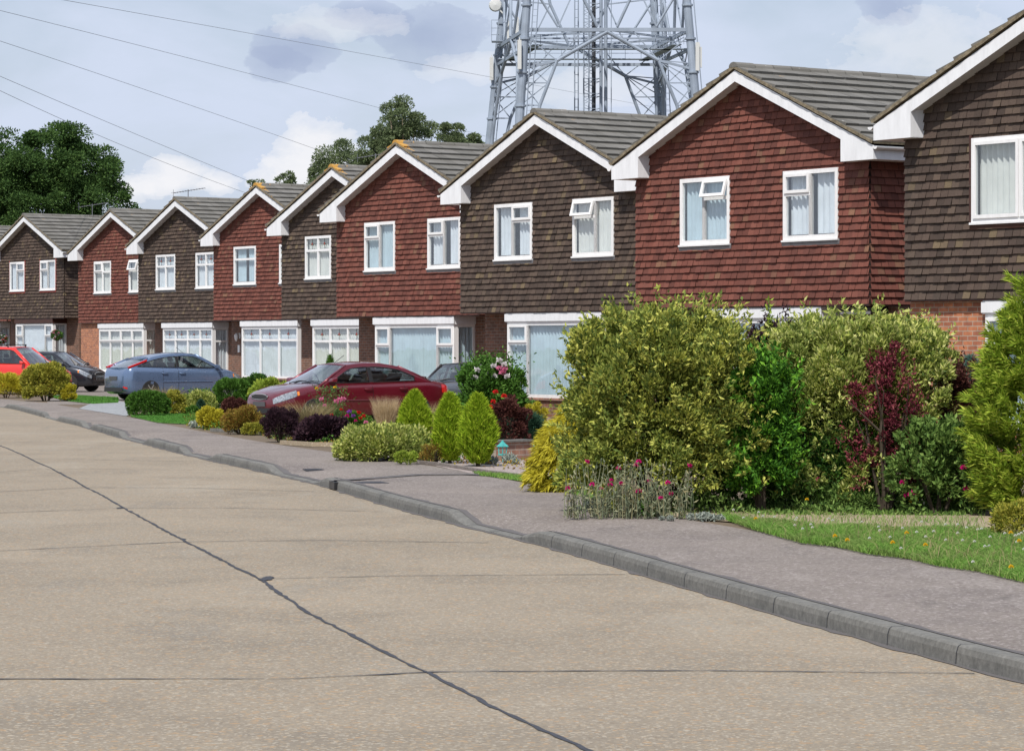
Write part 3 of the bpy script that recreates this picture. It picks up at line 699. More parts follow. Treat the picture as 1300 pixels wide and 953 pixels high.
HOUSES = [
 dict(t='brown_tile', w=[(1.52, 3.6, 3.62, 4.92, CAS2, 'cream_curtain', dict(surround='brown_timber'))], bay=(1.75, 5.5, BPIC2, 'blue_curtain'), brick='orange_brick', pier=.1,
      label='nearest house, cropped by the right edge, brown tile hung over orange brick'),
 dict(t='red_tile', w=[(*A1, *ZW, LF_TO, 'blue_curtain', {}), (*A2, *ZW, TL_RF, 'net_curtain', dict(gap=.10))], bay=(2.2, 5.45, BPIC2, 'blue_curtain'), brick='dark_brick',
      label='largest red tile hung house with two windows, behind the big mixed hedge'),
 dict(t='brown_tile', w=[(*A1, *ZW, LF_TR, 'net_curtain', dict(gap=.16)), (*A2, *ZW, TL_RFO, 'cream_curtain', {})], bay=(1.85, 5.45, BPIC2, 'blue_curtain'), brick='dark_brick',
      label='brown tile hung house directly in front of the lattice tower'),
 dict(t='red_tile', w=[(*A1, *ZW, TL_RF, 'blue_curtain', {}), (*A2, *ZW, TL_RF, 'net_curtain', dict(gap=.22))], bay=(1.85, 5.6, BPIC, 'blue_curtain'), brick='dark_brick', lantern=(1.25, 'black_plastic'),
      label='red tile hung house behind the dark red car, orange lichen on its ridge end'),
 dict(t='brown_tile', w=[(*A1, *ZW, G22, 'cream_curtain', dict(flowers=True)), (*A2, *ZW, G22, 'cream_curtain', {})], bay=(1.75, 4.75, B3, 'cream_curtain'), fl=True, brick='dark_brick', lantern=(5.9, 'black_plastic'),
      label='brown tile hung house with only one upper window showing between two red houses'),
 dict(t='red_tile', w=[(*A1, *ZW, G12, 'blue_curtain', dict(gap=.12)), (*A2, *ZW, G12, 'net_curtain', {})], bay=(1.85, 5.55, B3, 'net_curtain'), fl=True, brick='dark_brick', lantern=(.62, 'white_plastic'),
      label='red tile hung house with a white wall lantern left of its three light bay window'),
 dict(t='brown_tile', w=[(*A1, *ZW, G22, 'net_curtain', dict(flowers=True)), (*A2, *ZW, G22, 'net_curtain', dict(flowers=True))], bay=(1.85, 5.6, B4, 'net_curtain'), fl=True, brick='dark_brick',
      label='brown tile hung house behind the blue hatchback, rose panes in its bay window'),
 dict(t='red_tile', w=[(*A1, *ZW, G22S, 'cream_curtain', {}), (4.48, 5.3, *ZW, SINGO, 'cream_curtain', {})], bay=(1.75, 5.6, B4S, 'cream_curtain'), brick='orange_brick', pier=.1,
      label='small distant red tile hung house behind the charcoal car, one window tilted open'),
 dict(t='brown_tile', w=[(*A1, *ZW, LF_TR, 'net_curtain', dict(surround='red_paint')), (*A2, *ZW, TL_RF, 'net_curtain', dict(surround='red_paint'))], bay=(1.9, 5.6, BPIC, 'net_curtain'), brick='dark_brick', nofascia=True,
      label='brown tile hung house with red trimmed windows near the left edge'),
 dict(t='red_tile', w=[(*A1, *ZW, G22, 'net_curtain', {}), (*A2, *ZW, G22, 'net_curtain', {})], bay=(1.85, 5.6, B4, 'net_curtain'), brick='dark_brick',
      label='farthest house, only its roof slope and front corner showing at the left edge'),
]
def lantern(parent, u, z, m, yb):
    b = MB(); b.box(u - .03, u + .03, yb - .03, yb, z - .12, z + .06, 0); b.tube([(u, yb - .02, z), (u, yb - .1, z + .05), (u, yb - .16, z + .02)], .012, 6, 0)
    b.lathe([(.01, .05), (.07, 0), (.075, -.01), (.055, -.16), (.03, -.2), (.008, -.23)], (u, yb - .16, z), 'z', 6, 0)
    return b.build('lantern', m, parent)

for h, H in enumerate(HOUSES):
    root = empty('tile_hung_house', (HX[h], HD[h], HZ[h] - .72), AL - math.pi / 2)
    tag(root, H['label'], 'house', 'detached tile hung houses along the street')
    z3 = TB + APX
    holes = [(a[0] - .0, a[1] + .0, a[2] - .0, a[3] + .0) for a in H['w']]
    # tile hanging: front gable and both returns
    mb = MB(); tiles(mb, W_, z3, holes, lambda u, y, z: (u, y, z), h * 10 + 1, True); tiles_f = mb.build('tile_cladding', H['t'], root, recalc=False)
    mb = MB(); tiles(mb, DEP, TB + 2.60, [], lambda u, y, z: (W_ - y, u, z), h * 10 + 2); mb.build('tile_cladding', H['t'], root, recalc=False)
    mb = MB(); tiles(mb, DEP, TB + 2.60, [], lambda u, y, z: (y, u, z), h * 10 + 3); mb.build('tile_cladding', H['t'], root, recalc=False)
    # backing wall with window openings
    mb = MB(); zr = z3 - .08
    ev = TB + APX - SLOPE * W_ / 2 - .08
    us = sorted({.002, W_ - .002, W_ / 2, *[a for q in holes for a in q[:2]]})
    top = lambda u: zr - SLOPE * abs(u - W_ / 2)
    for a, b in zip(us[:-1], us[1:]):
        hs = [q for q in holes if q[0] <= a + 1e-6 and q[1] >= b - 1e-6]
        if hs:
            q = hs[0]; mb.prism([(a, TB + .01), (b, TB + .01), (b, q[2]), (a, q[2])], .002, .2); mb.prism([(a, q[3]), (b, q[3]), (b, top(b)), (a, top(a))], .002, .2)
        else: mb.prism([(a, TB + .01), (b, TB + .01), (b, top(b)), (a, top(a))], .002, .2)
    mb.box(.002, .15, .2, DEP, TB + .01, ev); mb.box(W_ - .15, W_ - .002, .2, DEP, TB + .01, ev)
    mb.prism([(.002, TB + .01), (W_ - .002, TB + .01), (W_ - .002, ev), (W_ / 2, zr), (.002, ev)], DEP - .2, DEP)
    mb.build('wall_backing', 'tile_backing', root)
    mb = MB(); mb.box(.2, W_ - .2, .75, .8, TB + .05, TB + 2.7); mb.build('interior', 'interior_wall', root)
    # underside of the jettied upper floor
    mb = MB(); mb.box(.0, W_, -.02, DEP, TB - .03, TB + .008); mb.build('floor_soffit', 'brown_timber', root)
    # ground floor brick
    b0, b1, bcells, bc = H['bay']
    mb = MB(); yb = .68; yp = H.get('pier', yb)
    mb.box(.0, b0 - .06 if yp < yb else b0 + .1, yp, yb + .25, -.8, TB - .031); mb.box(b1 - .1, W_, yb, yb + .25, -.8, TB - .031)
    mb.box(0, .24, yb + .25, DEP, -.8, TB - .031); mb.box(W_ - .24, W_, yb + .25, DEP, -.8, TB - .031); mb.box(.24, W_ - .24, DEP - .25, DEP, -.8, TB - .031)
    mb.box(b0 + .06, b1 - .06, .05, yb, -.8, TB - 1.97)
    mb.build('brick_wall', H['brick'], root)
    # garage link, set back, joining the neighbour on the left
    mb = MB(); mb.box(-4.02, -.01, 4.4, 4.6, -.8, TB - .25); mb.build('link_wall', 'orange_brick', root)
    mb = MB(); mb.box(-4.02, -.01, 4.3, DEP, TB - .249, TB - .05); mb.build('link_roof', 'brown_timber', root)
    # bay window
    zb0, zb1 = TB - 1.95, TB - .24
    wo = window(root, b0, b1, zb0, zb1, bcells, h * 31 + 5, curt=bc, y=.03, flowers=H.get('fl', False), sill=False, t=.075, depth=.15)
    wo.name = 'bay_window'
    fc = 'brown_timber' if H.get('nofascia') else 'white_board'
    mb = MB(); mb.box(b0 - .03, b1 + .03, .005, yb + .02, zb1 + .001, TB - .032); mb.box(b0 - .05, b1 + .05, -.012, .004, zb1 + .02, TB - .05); mb.build('fascia', fc, wo)
    mb = MB(); mb.box(b0 - .04, b1 + .04, .0, yb, zb0 - .05, zb0 - .001); mb.build('sill', 'garden_brick' if h in (2, 5) else 'white_plastic', wo)
    # side lights of the bay
    for s_, xx in ((1, b1), (-1, b0)):
        mb = MB(); y0, y1 = .101, yb; x0, x1 = (xx - .07, xx) if s_ > 0 else (xx, xx + .07)
        mb.box(x0, x1, y0, y0 + .07, zb0, zb1); mb.box(x0, x1, y1 - .06, y1, zb0, zb1); mb.box(x0, x1, y0 + .07, y1 - .06, zb0, zb0 + .07); mb.box(x0, x1, y0 + .07, y1 - .06, zb1 - .07, zb1)
        if bcells is not BPIC and bcells is not BPIC2: mb.box(x0 + .001, x1 - .001, y0 + .07, y1 - .06, zb1 - .50, zb1 - .44)
        so = mb.build('side_light', 'white_plastic', wo)
        mg = MB(); mg.box((x0 + x1) / 2 - .002, (x0 + x1) / 2 + .002, y0 + .07, y1 - .06, zb0 + .07, zb1 - .07); mg.build('pane', 'window_glass', so)
        mc = MB(); xc = xx - s_ * .14; n = 24
        mc.add([p for i in range(n + 1) for p in ((xc + .018 * math.sin(i * 1.1), y0 + .1 + (y1 - y0 - .12) * i / n, zb0 + .03), (xc + .018 * math.sin(i * 1.1), y0 + .1 + (y1 - y0 - .12) * i / n, zb1 - .02))], [(2 * i, 2 * i + 2, 2 * i + 3, 2 * i + 1) for i in range(n)])
        mc.build('curtain', bc, so)
    # room behind the bay
    mb = MB(); mb.box(b0 + .2, b1 - .2, 1.3, 1.35, .0, TB - .1); mb.build('interior', 'interior_wall', root)
    # first floor windows
    for i, (u0, u1, z0, z1, cells, cu, kw_) in enumerate(H['w']):
        window(root, u0, u1, z0, z1, cells, h * 17 + i, curt=cu, **kw_)
    # roof: courses of concrete tiles, individually laid
    EU = .44; r = random.Random(h + 90); RT = 'roof_tile_lichen' if h in (3, 4, 5) else 'roof_tile'
    run = W_ / 2 + EU; ln = math.hypot(run, run * SLOPE); cs, sn = run / ln, run * SLOPE / ln
    ztop = z3 + .09; gauge, tw = .42, .30
    for side in (-1, 1):
        mb = MB(); ncr = int(ln / gauge) + 1
        for c in range(ncr):
            s0 = c * gauge; s1 = min(ln + .03, s0 + gauge + .03)      # distance from the ridge down the slope
            nt_ = int((DEP + 2 * OV) / tw) + 1
            for k in range(nt_):
                y0 = -OV - .03 + k * tw + (c % 2) * tw / 2 * 0; y1 = min(y0 + tw - .004, DEP + OV)
                lift = .018 + r.uniform(-.003, .004); low = .055 + r.uniform(-.003, .004)
                def P(s, y, up): return (W_ / 2 + side * (s * cs - up * -sn * 1), y, ztop - s * sn + up * cs)
                a, b_, c_, d = P(s0, y0, .004), P(s0, y1, .004), P(s1, y1, low), P(s1, y0, low)
                e, f_ = P(s1, y0, .0), P(s1, y1, .0)
                vs = [a, b_, c_, d, e, f_]; fs = [(0, 1, 2, 3), (3, 2, 5, 4)]
                if k == 0: vs += [P(s0, y0, 0)]; fs.append((0, 3, 4, 6))
                # low roll along each tile
                ym = (y0 + y1) / 2
                mb.add(vs, fs)
        rf = mb.build('roof', RT, root, recalc=False)
        mb = MB(); q0 = P(0, -OV, -.005); q1 = P(ln, -OV, -.005)
        mb.add([P(0, -OV, -.004), P(ln, -OV, -.004), P(ln, DEP + OV, -.004), P(0, DEP + OV, -.004), P(0, -OV, -.05), P(ln, -OV, -.05), P(ln, DEP + OV, -.05), P(0, DEP + OV, -.05)], [(0, 1, 2, 3), (7, 6, 5, 4), (0, 4, 5, 1), (1, 5, 6, 2), (2, 6, 7, 3)])
        mb.build('roof_deck', 'verge_mortar', root)
        # mortar verge showing above the bargeboard, lumpy
        mb = MB(); n = 44; vs = []
        for i in range(n + 1):
            s = ln * i / n; j1, j2 = r.uniform(-.008, .008), r.uniform(-.006, .01)
            vs += [P(s, -OV - .035 + j1, -.052), P(s, -OV - .04 + j1, .0 + j2), P(s, -OV + .05, .0)]
        mb.add(vs, [(3 * i + k, 3 * i + k + 1, 3 * i + k + 4, 3 * i + k + 3) for i in range(n) for k in range(2)])
        mb.build('verge', 'verge_mortar', root)
        # bargeboard, gable soffit, eaves box, gutter
        bz = .205
        def zt(u): return z3 - SLOPE * abs(u - W_ / 2)
        ue = -EU + .02 if side < 0 else W_ + EU - .02
        inner = .44 if side < 0 else W_ - .44
        zb_ = TB + 2.54
        mb = MB()
        mb.prism([(W_ / 2, zt(W_ / 2)), (inner, zt(inner)), (inner, zt(inner) - bz), (W_ / 2, zt(W_ / 2) - bz)], -OV, -OV + .02); mb.build('bargeboard', 'white_board', root)
        mb = MB(); mb.prism([(W_ / 2, zt(W_ / 2) - bz + .05), (inner, zt(inner) - bz + .05), (inner, zt(inner) - bz + .035), (W_ / 2, zt(W_ / 2) - bz + .035)], -OV + .0201, .0); mb.build('gable_soffit', 'soffit_board', root)
        mb = MB()
        mb.prism([(ue, zb_ + .0), (inner, zb_), (inner, zt(inner)), (ue, zt(ue))], -OV - .003, -OV + .02)
        xi0, xi1 = (inner - .02, inner) if side < 0 else (inner, inner + .02)
        mb.box(xi0, xi1, -OV + .0201, -.001, zb_, zt(inner) - .12)
        xe0, xe1 = (ue, 0 - .035) if side < 0 else (W_ + .035, ue)
        mb.box(min(ue, inner) + .021 * (side < 0), max(ue, inner) - .021 * (side > 0), -OV + .0202, -.035, zb_ + .001, zb_ + .012)
        mb.box(xe0 + .001, xe1 - .001, -.034, DEP, zb_ + .001, zb_ + .02)
        xo0, xo1 = (ue - .0, ue + .02) if side < 0 else (ue - .02, ue)
        mb.box(xo0, xo1, -OV + .0203, DEP + OV, zb_ + .002, zt(ue) - .002)
        mb.build('eaves_box', 'white_board', root)
        mb = MB(); gx = ue + side * .062; gz = zt(ue) - .02; n = 8
        ring = [(gx + .058 * math.cos(t), gz + .05 * math.sin(t)) for t in np.linspace(math.pi, 2 * math.pi, n)]
        vs = [(x, -OV - .02, z) for x, z in ring] + [(x, DEP + OV, z) for x, z in ring]
        mb.add(vs, [(i, i + 1, i + 1 + n, i + n) for i in range(n - 1)] + [tuple(range(n))]); mb.build('gutter', 'white_plastic', root)
    # ridge tiles
    mb = MB(); k = 0; y = -OV - .04
    while y < DEP + OV:
        rr_ = r.uniform(-.004, .004); n = 7
        ring0 = [(W_ / 2 + .13 * math.cos(t), ztop - .035 + .10 * math.sin(t) + rr_) for t in np.linspace(0, math.pi, n)]
        vs = [(x, y, z) for x, z in ring0] + [(x, min(y + .44, DEP + OV), z + .002) for x, z in ring0]
        fs = [(i, i + 1, i + 1 + n, i + n) for i in range(n - 1)]
        if k == 0: fs.append(tuple(range(n)))
        mb.add(vs, fs); y += .45; k += 1
    rd = mb.build('ridge', RT, root, recalc=False)
    if 'lantern' in H: lantern(root, H['lantern'][0], 1.95, H['lantern'][1], yb)
    if h == 5:
        mb = MB(); mb.box(.5, .62, yb - .04, yb, 1.35, 1.6); mb.build('meter_box', 'white_plastic', root)
    if h == 1:
        mb = MB(); mb.box(5.75, 6.55, .25, .66, TB - .16, TB - .05, 0); mb.box(5.75, 6.55, .235, .2499, TB - .17, TB - .12, 1); mb.build('porch_lamp', ['black_plastic', 'white_plastic'], root)
    # television aerial
    if h in (8, 7, 6, 5, 1):
        y = {8: 3.0, 7: 3.2, 6: 5.5, 5: 4.4, 1: 8.6}[h]; zt_ = z3 + .1; hh_ = {8: .55, 7: .9, 6: .6, 5: 1.2, 1: .45}[h]
        mb = MB(); mb.tube([(W_ / 2, y, zt_ - .1), (W_ / 2, y, zt_ + hh_)], .018, 6)
        d = Vector((.75, .45, .1)).normalized() if h != 1 else Vector((.55, -.75, -.3)).normalized(); p0 = Vector((W_ / 2, y, zt_ + hh_ - .05)) - d * .7; p1 = p0 + d * 1.5
        mb.bar(p0, p1, .022)
        e = d.cross(Vector((0, 0, 1))).normalized()
        for q in range(12): c = p0 + d * (q * .13); mb.bar(c - e * .16, c + e * .16, .010)
        mb.bar(p0 + Vector((0, 0, -.14)), p0 + Vector((0, 0, .14)), .012)
        mb.build('aerial', 'aerial_metal', root)


# ------------------------------------------------------------------ vegetation
BLOOM = {}
def bloom_mesh(m, r=.035, n=7):
    key = (m, r)
    if key in BLOOM: return BLOOM[key]
    g = np.random.default_rng(3); k = n * 3
    d = unit(g.normal(size=(k, 3)) + [0, -.3, .5]); V, T = leaf_arrays(d * r * .2, d, r, r * .8, .3, g)
    me = bpy.data.meshes.new('blossom'); me.from_pydata([tuple(map(float, v)) for v in V], [], [tuple(map(int, t)) for t in T]); me.materials.append(MATS[m]); BLOOM[key] = me
    return me
def blossom(parent, p, m, r=.035):
    o = bpy.data.objects.new('blossom', bloom_mesh(m, r)); COL.objects.link(o); o.parent = parent; o.location = p
    o.rotation_euler.z = rng.uniform(0, 6.28); return o

def envelope(g, n, a, b, c, ex=2.0):
    """points on a superellipsoid standing on the ground, base flattened"""
    d = unit(g.normal(size=(n, 3))); d[:, 2] = np.where(d[:, 2] < -.55, -d[:, 2], d[:, 2])
    k = (np.abs(d[:, 0]) ** ex + np.abs(d[:, 1]) ** ex + np.abs(d[:, 2]) ** ex) ** (1 / ex)
    u = d / k[:, None]
    return u * [a, b, c], d
def foliage(g, n, a, b, h, L_, W_l, clumps=60, cr=.22, ex=2.2, up=.35, rough=.18, style='leaf', inner=.25, fold=.25, shoots=0):
    c = h * .55; cz = h - c
    cc, cd = envelope(g, clumps, a, b, c, ex)
    cc *= g.uniform(1 - rough * 1.6, 1.0 + rough * .3, (clumps, 1)); rad = cr * min(a, h) * g.uniform(.6, 1.25, clumps)
    i = g.integers(0, clumps, int(n * (1 - inner)))
    d = unit(g.normal(size=(len(i), 3)) + cd[i] * .6 + [0, 0, .15])
    P = cc[i] * .94 + d * (rad[i] * g.uniform(.35, 1, len(i)) ** .6)[:, None]
    Dr = d * .7 + cd[i] * .4 + [0, 0, up] + g.normal(size=d.shape) * .35
    m_ = int(n * inner); p2, d2 = envelope(g, m_, a * .84, b * .84, c * .84, ex); p2 *= g.uniform(.7, 1.04, (m_, 1))
    P = np.concatenate([P, p2]); Dr = np.concatenate([Dr, d2 + g.normal(size=d2.shape) * .6 + [0, 0, up]])
    if shoots:
        sp_, sdr = envelope(g, shoots, a, b, c, ex); sp_ *= g.uniform(.88, 1.0, (shoots, 1)); up_ = unit(sdr * .7 + [0, -.1, .8] + g.normal(size=sdr.shape) * .25)
        k_ = 22; q_ = np.tile(np.linspace(0, 1, k_), shoots)[:, None]; ix = np.repeat(np.arange(shoots), k_); ls = g.uniform(.08, .30, shoots)[ix][:, None] * min(1.2, h * .7)
        P = np.concatenate([P, sp_[ix] + up_[ix] * q_ * ls + g.normal(size=(len(ix), 3)) * .012]); Dr = np.concatenate([Dr, up_[ix] * .7 + g.normal(size=(len(ix), 3)) * .6])
    P = P + [0, 0, cz]
    ok = P[:, 2] > .01; P, Dr = P[ok], Dr[ok]
    if style == 'leaf': return leaf_arrays(P, Dr, L_, W_l, fold, g)
    return blades(P, Dr, L_ * g.uniform(.6, 1.2, len(P)), W_l, .25, g)

def branches(g, h, a, b, n=9, r=.018):
    mb = MB()
    for k in range(n):
        t = g.uniform(0, 2 * math.pi); e = np.array([math.cos(t) * a * .7, math.sin(t) * b * .7, h * g.uniform(.55, .85)])
        s = np.array([math.cos(t) * a * .12, math.sin(t) * b * .12, -.02]); m_ = (s + e) / 2 + g.normal(size=3) * .04 + [0, 0, h * .08]
        mb.tube([s, m_, e], [r * 1.2, r * .8, r * .3], 5)
        e2 = m_ + (e - s) * .3 + g.normal(size=3) * .08 * h; mb.tube([m_, e2], [r * .6, r * .2], 4)
    return mb

SEED = [100]
def shrub(name, label, cat, x0, x1, yt, yb, m, n, leaf=(.05, .022), clumps=60, cr=.24, depth=.8, ex=2.2, up=.35, rough=.18, style='leaf', group=None, stems=True, inner=.25, D=None, fold=.25, shoots=0):
    SEED[0] += 1; g = np.random.default_rng(SEED[0])
    x_c = (x0 + x1) / 2
    D0 = D if D else at(x_c, yb)[1]
    wpx = (x1 - x0); a = wpx * D0 / F / 2; b = a * depth; Dc = D0 + b * .75; a = wpx * Dc / F / 2
    h = (YH - yt) * Dc / F + EYE - GZ
    X, Y = atd(x_c, Dc)
    root = empty(name, (X, Y, GZ)); tag(root, label, cat, group)
    V, T = foliage(g, n, a * .94, b * .94, h * .93, leaf[0], leaf[1], clumps, cr, ex, up, rough, style, inner, fold, shoots)
    np_mesh('foliage', V, T, m, root)
    if stems: branches(g, h, a, b, 7, .012 if h < 1 else .02).build('stems', 'bark', root)
    root['a'] = a; root['h'] = h
    return root, a, b, h, g
def put_blooms(root, a, b, h, g, n, m, r=.035, zlo=.2, zhi=.9, front=1.0):
    for k in range(n):
        t = g.uniform(-1, 1); z = g.uniform(zlo, zhi); s = math.sqrt(max(.05, 1 - (t * .9) ** 2 - (z - .45) ** 2 * .9))
        blossom(root, (t * a * .9, -b * s * front, z * h), m, r)

def flame(name, label, cat, x0, x1, yt, yb, m, n, group=None, leaf=(.10, .016), tmax=.36, D=None, spread=.35, bend=.12):
    SEED[0] += 1; g = np.random.default_rng(SEED[0]); x_c = (x0 + x1) / 2; D0 = D or at(x_c, yb)[1]; a = (x1 - x0) * D0 / F / 2; Dc = D0 + a * .5
    h = (YH - yt) * Dc / F + EYE - GZ; a = (x1 - x0) * Dc / F / 2 * .92
    X, Y = atd(x_c, Dc); root = empty(name, (X, Y, GZ)); tag(root, label, cat, group)
    def R(t): return a * np.where(t < tmax, .35 + .65 * np.sin(np.clip(t / tmax, 0, 1) * math.pi / 2), np.cos(np.clip((t - tmax) / (1 - tmax), 0, 1) * math.pi / 2) ** .85)
    t = g.beta(1.25, 1.35, n); th = g.uniform(0, 2 * math.pi, n)
    lump = 1 + .17 * np.sin(th * 5 + t * 9) * np.sin(t * 22 + th * 2) + g.normal(size=n) * .05
    ra = R(t) * lump * g.uniform(.55, 1, n) ** .35
    P = np.stack([ra * np.cos(th), ra * np.sin(th), .03 + t * h * .95], 1)
    Dr = np.stack([np.cos(th) * spread, np.sin(th) * spread, np.full(n, .9)], 1) + g.normal(size=(n, 3)) * .3
    V, T = blades(P, Dr, leaf[0] * g.uniform(.6, 1.25, n), leaf[1], bend, g)
    np_mesh('foliage', V, T, m, root)
    mb = MB(); mb.tube([(0, 0, -.05), (0, 0, h * .8)], [a * .14, .01], 7); mb.build('trunk', 'bark', root)
    return root, a, h, g

def tuft(name, label, cat, x0, x1, yt, yb, m, n, spread=.8, bend=.55, wd=.006, group=None, D=None, heads=None):
    SEED[0] += 1; g = np.random.default_rng(SEED[0]); x_c = (x0 + x1) / 2; D0 = D or at(x_c, yb)[1]; h = (YH - yt) * D0 / F + EYE - GZ; a = (x1 - x0) * D0 / F / 2
    X, Y = atd(x_c, D0 + a * .3); root = empty(name, (X, Y, GZ)); tag(root, label, cat, group)
    th = g.uniform(0, 2 * math.pi, n); ra = a * .28 * np.sqrt(g.uniform(0, 1, n))
    P = np.stack([ra * np.cos(th), ra * np.sin(th), np.zeros(n)], 1)
    s = g.uniform(0, 1, n) * spread * a / h
    Dr = np.stack([np.cos(th) * s, np.sin(th) * s, np.ones(n)], 1)
    V, T = blades(P, Dr, h * g.uniform(.55, 1.08, n), wd, bend * .6, g)
    np_mesh('blades', V, T, m, root)
    return root, a, h, g

# --- the big mixed hedge, right of the picture
R_, a, b, h, g = shrub('elaeagnus_shrub', 'tall variegated olive green shrub forming the left end of the big hedge', 'shrub', 716, 966, 388, 652, 'elaeagnus_leaf', 82000, (.060, .025), 340, .13, .75, 3.8, .4, .34, inner=.16, shoots=260)
shrub('evergreen_shrub', 'dark glossy green shrub in the middle of the big hedge between two variegated ones', 'shrub', 925, 1012, 440, 654, 'green_leaf', 24000, (.065, .028), 130, .15, .8, 2.8, .3, .42, inner=.15, D=27.35, shoots=90)
shrub('purple_shrub', 'dark purple leaved shrub showing at the top of the hedge left of centre', 'shrub', 930, 1035, 398, 580, 'purple_leaf', 20000, (.045, .02), 70, .2, .8, 2.4, .6, .35, D=28.5, shoots=50)
shrub('variegated_shrub', 'pale yellow green variegated shrub, broadest in the right half of the hedge', 'shrub', 962, 1212, 402, 640, 'variegated_leaf', 80000, (.060, .024), 330, .13, .6, 4.2, .5, .38, inner=.14, D=27.75, shoots=300)
shrub('berberis_bush', 'crimson leaved bush with arching sprays growing out of the pale variegated hedge', 'shrub', 1078, 1170, 440, 570, 'red_berberis', 2600, (.042, .018), 34, .15, .4, 1.9, .1, .8, inner=.06, D=27.45, shoots=110)
shrub('dark_red_bush', 'dark reddish purple bush between the hedge and the bright conifer', 'shrub', 1176, 1262, 458, 620, 'dark_red_leaf', 17000, (.045, .02), 60, .22, .7, 2.6, .3, .35, D=27.9, shoots=40)
shrub('blue_pine', 'blue green dwarf pine behind the right end of the hedge', 'pine', 1190, 1258, 432, 520, 'pine_leaf', 14000, (.07, .008), 44, .3, .8, 2.4, .5, .22, 'blade', D=29.6)
R_, a, b, h, g = shrub('rose_bush', 'low green rose bush with magenta flowers at the foot of the dark red bush', 'rose', 1130, 1254, 534, 655, 'hedge_rose_leaf', 4600, (.062, .034), 70, .2, .45, 2.2, .25, .8, inner=.06, D=27.1, shoots=90)
put_blooms(R_, a, b, h, g, 9, 'magenta_petal', .032, .15, .9, 1.04)
R_, a, b, h, g = shrub('low_shrub', 'low leafy green plants at the foot of the hedge with small orange flowers', 'plant', 940, 1240, 618, 661, 'hedge_rose_leaf', 1700, (.06, .018), 70, .3, .25, 2.6, .5, .9, inner=.05, D=27.5, stems=False, shoots=70)
put_blooms(R_, a, b, h, g, 4, 'yellow_petal', .018, .2, .9, 1.05)
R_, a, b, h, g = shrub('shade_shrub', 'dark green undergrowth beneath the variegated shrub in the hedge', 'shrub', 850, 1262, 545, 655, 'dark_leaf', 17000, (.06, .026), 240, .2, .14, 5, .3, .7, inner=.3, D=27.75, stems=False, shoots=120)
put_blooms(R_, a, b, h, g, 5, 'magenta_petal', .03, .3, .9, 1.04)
# rose campion in front, silver stems
SEED[0] += 1; g = np.random.default_rng(SEED[0]); X, Y = atd(800, 26.55); R_ = empty('rose_campion', (X, Y, GZ)); tag(R_, 'thin silvery stems with magenta flowers in front of the olive green shrub', 'flower'); a = .62; h = .62
mb = MB(); LP = []; LD = []
for k in range(150):
    x = g.normal() * .30 - .02; x = max(-.62, min(.72, x)) if g.random() < .6 else g.uniform(-.62, .68); y = g.uniform(-.12, .3); hh2 = g.uniform(.18, .62) * (1 - .35 * abs(x))
    top = np.array([x + g.normal() * .06, y + g.normal() * .05 - .04, hh2]); mb.tube([(x, y, 0), (x + g.normal() * .015, y, hh2 * .5), top], [.0045, .004, .002], 4)
    for q in np.linspace(.05, .95, 9): LP.append(np.array([x, y, 0]) + (top - [x, y, 0]) * q); LD.append(g.normal(size=3) * .8 + [0, 0, .7])
    if g.random() < .10: blossom(R_, tuple(top + [0, -.03, .01]), 'magenta_petal', .026)
    elif g.random() < .25: mb.lathe([(.004, 0), (.009, .008), (.003, .02)], tuple(top), 'z', 6)
mb.build('stems', 'campion_leaf', R_); V, T = leaf_arrays(np.array(LP), np.array(LD), .06, .016, .2, g); np_mesh('foliage', V, T, 'campion_leaf', R_)
SEED[0] += 1; g = np.random.default_rng(SEED[0])
def mat_plant(name, label, cat, x0, x1, yb, hgt, dep, m, n, leaf, group=None, style='leaf', up=.5, D=None):
    SEED[0] += 1; g = np.random.default_rng(SEED[0]); D0 = D or at((x0 + x1) / 2, yb)[1]; a = (x1 - x0) * D0 / F / 2; X, Y = atd((x0 + x1) / 2, D0 + dep)
    root = empty(name, (X, Y, GZ)); tag(root, label, cat, group)
    k = max(8, int(a * 14)); c = np.stack([g.uniform(-a, a, k), g.uniform(-dep, dep, k)], 1); hc = hgt * g.uniform(.5, 1, k) * np.sqrt(np.clip(1.05 - (c[:, 0] / a) ** 2, .1, 1))
    i = g.integers(0, k, n); d = unit(g.normal(size=(n, 3)) + [0, 0, .3]); rr_ = hc[i] * .9
    P = np.stack([c[i, 0], c[i, 1], hc[i] * .35], 1) + d * rr_[:, None] * [.9, .9, .7] * g.uniform(.6, 1, (n, 1)); P = P[P[:, 2] > 0]
    Dr = g.normal(size=P.shape) * .5 + [0, -.2, up]
    V, T = (leaf_arrays(P, Dr, leaf[0], leaf[1], .25, g) if style == 'leaf' else blades(P, Dr, leaf[0] * g.uniform(.6, 1.2, len(P)), leaf[1], .3, g))
    np_mesh('foliage', V, T, m, root); return root, a, g
mat_plant('silver_ground_cover', 'silvery ground cover spilling over the pavement edge under the rose campion', 'plant', 742, 800, 648, .14, .16, 'silver_leaf', 2600, (.035, .02))
mat_plant('green_ground_cover', 'patch of bright green leaves at the pavement edge beneath the olive shrub', 'plant', 792, 850, 655, .13, .16, 'clipped_leaf', 2200, (.045, .025))
mat_plant('edge_weeds', 'pale dry weeds growing along the sandy path edge left of the verge', 'plant', 840, 930, 661, .07, .15, 'silver_leaf', 1500, (.03, .015))
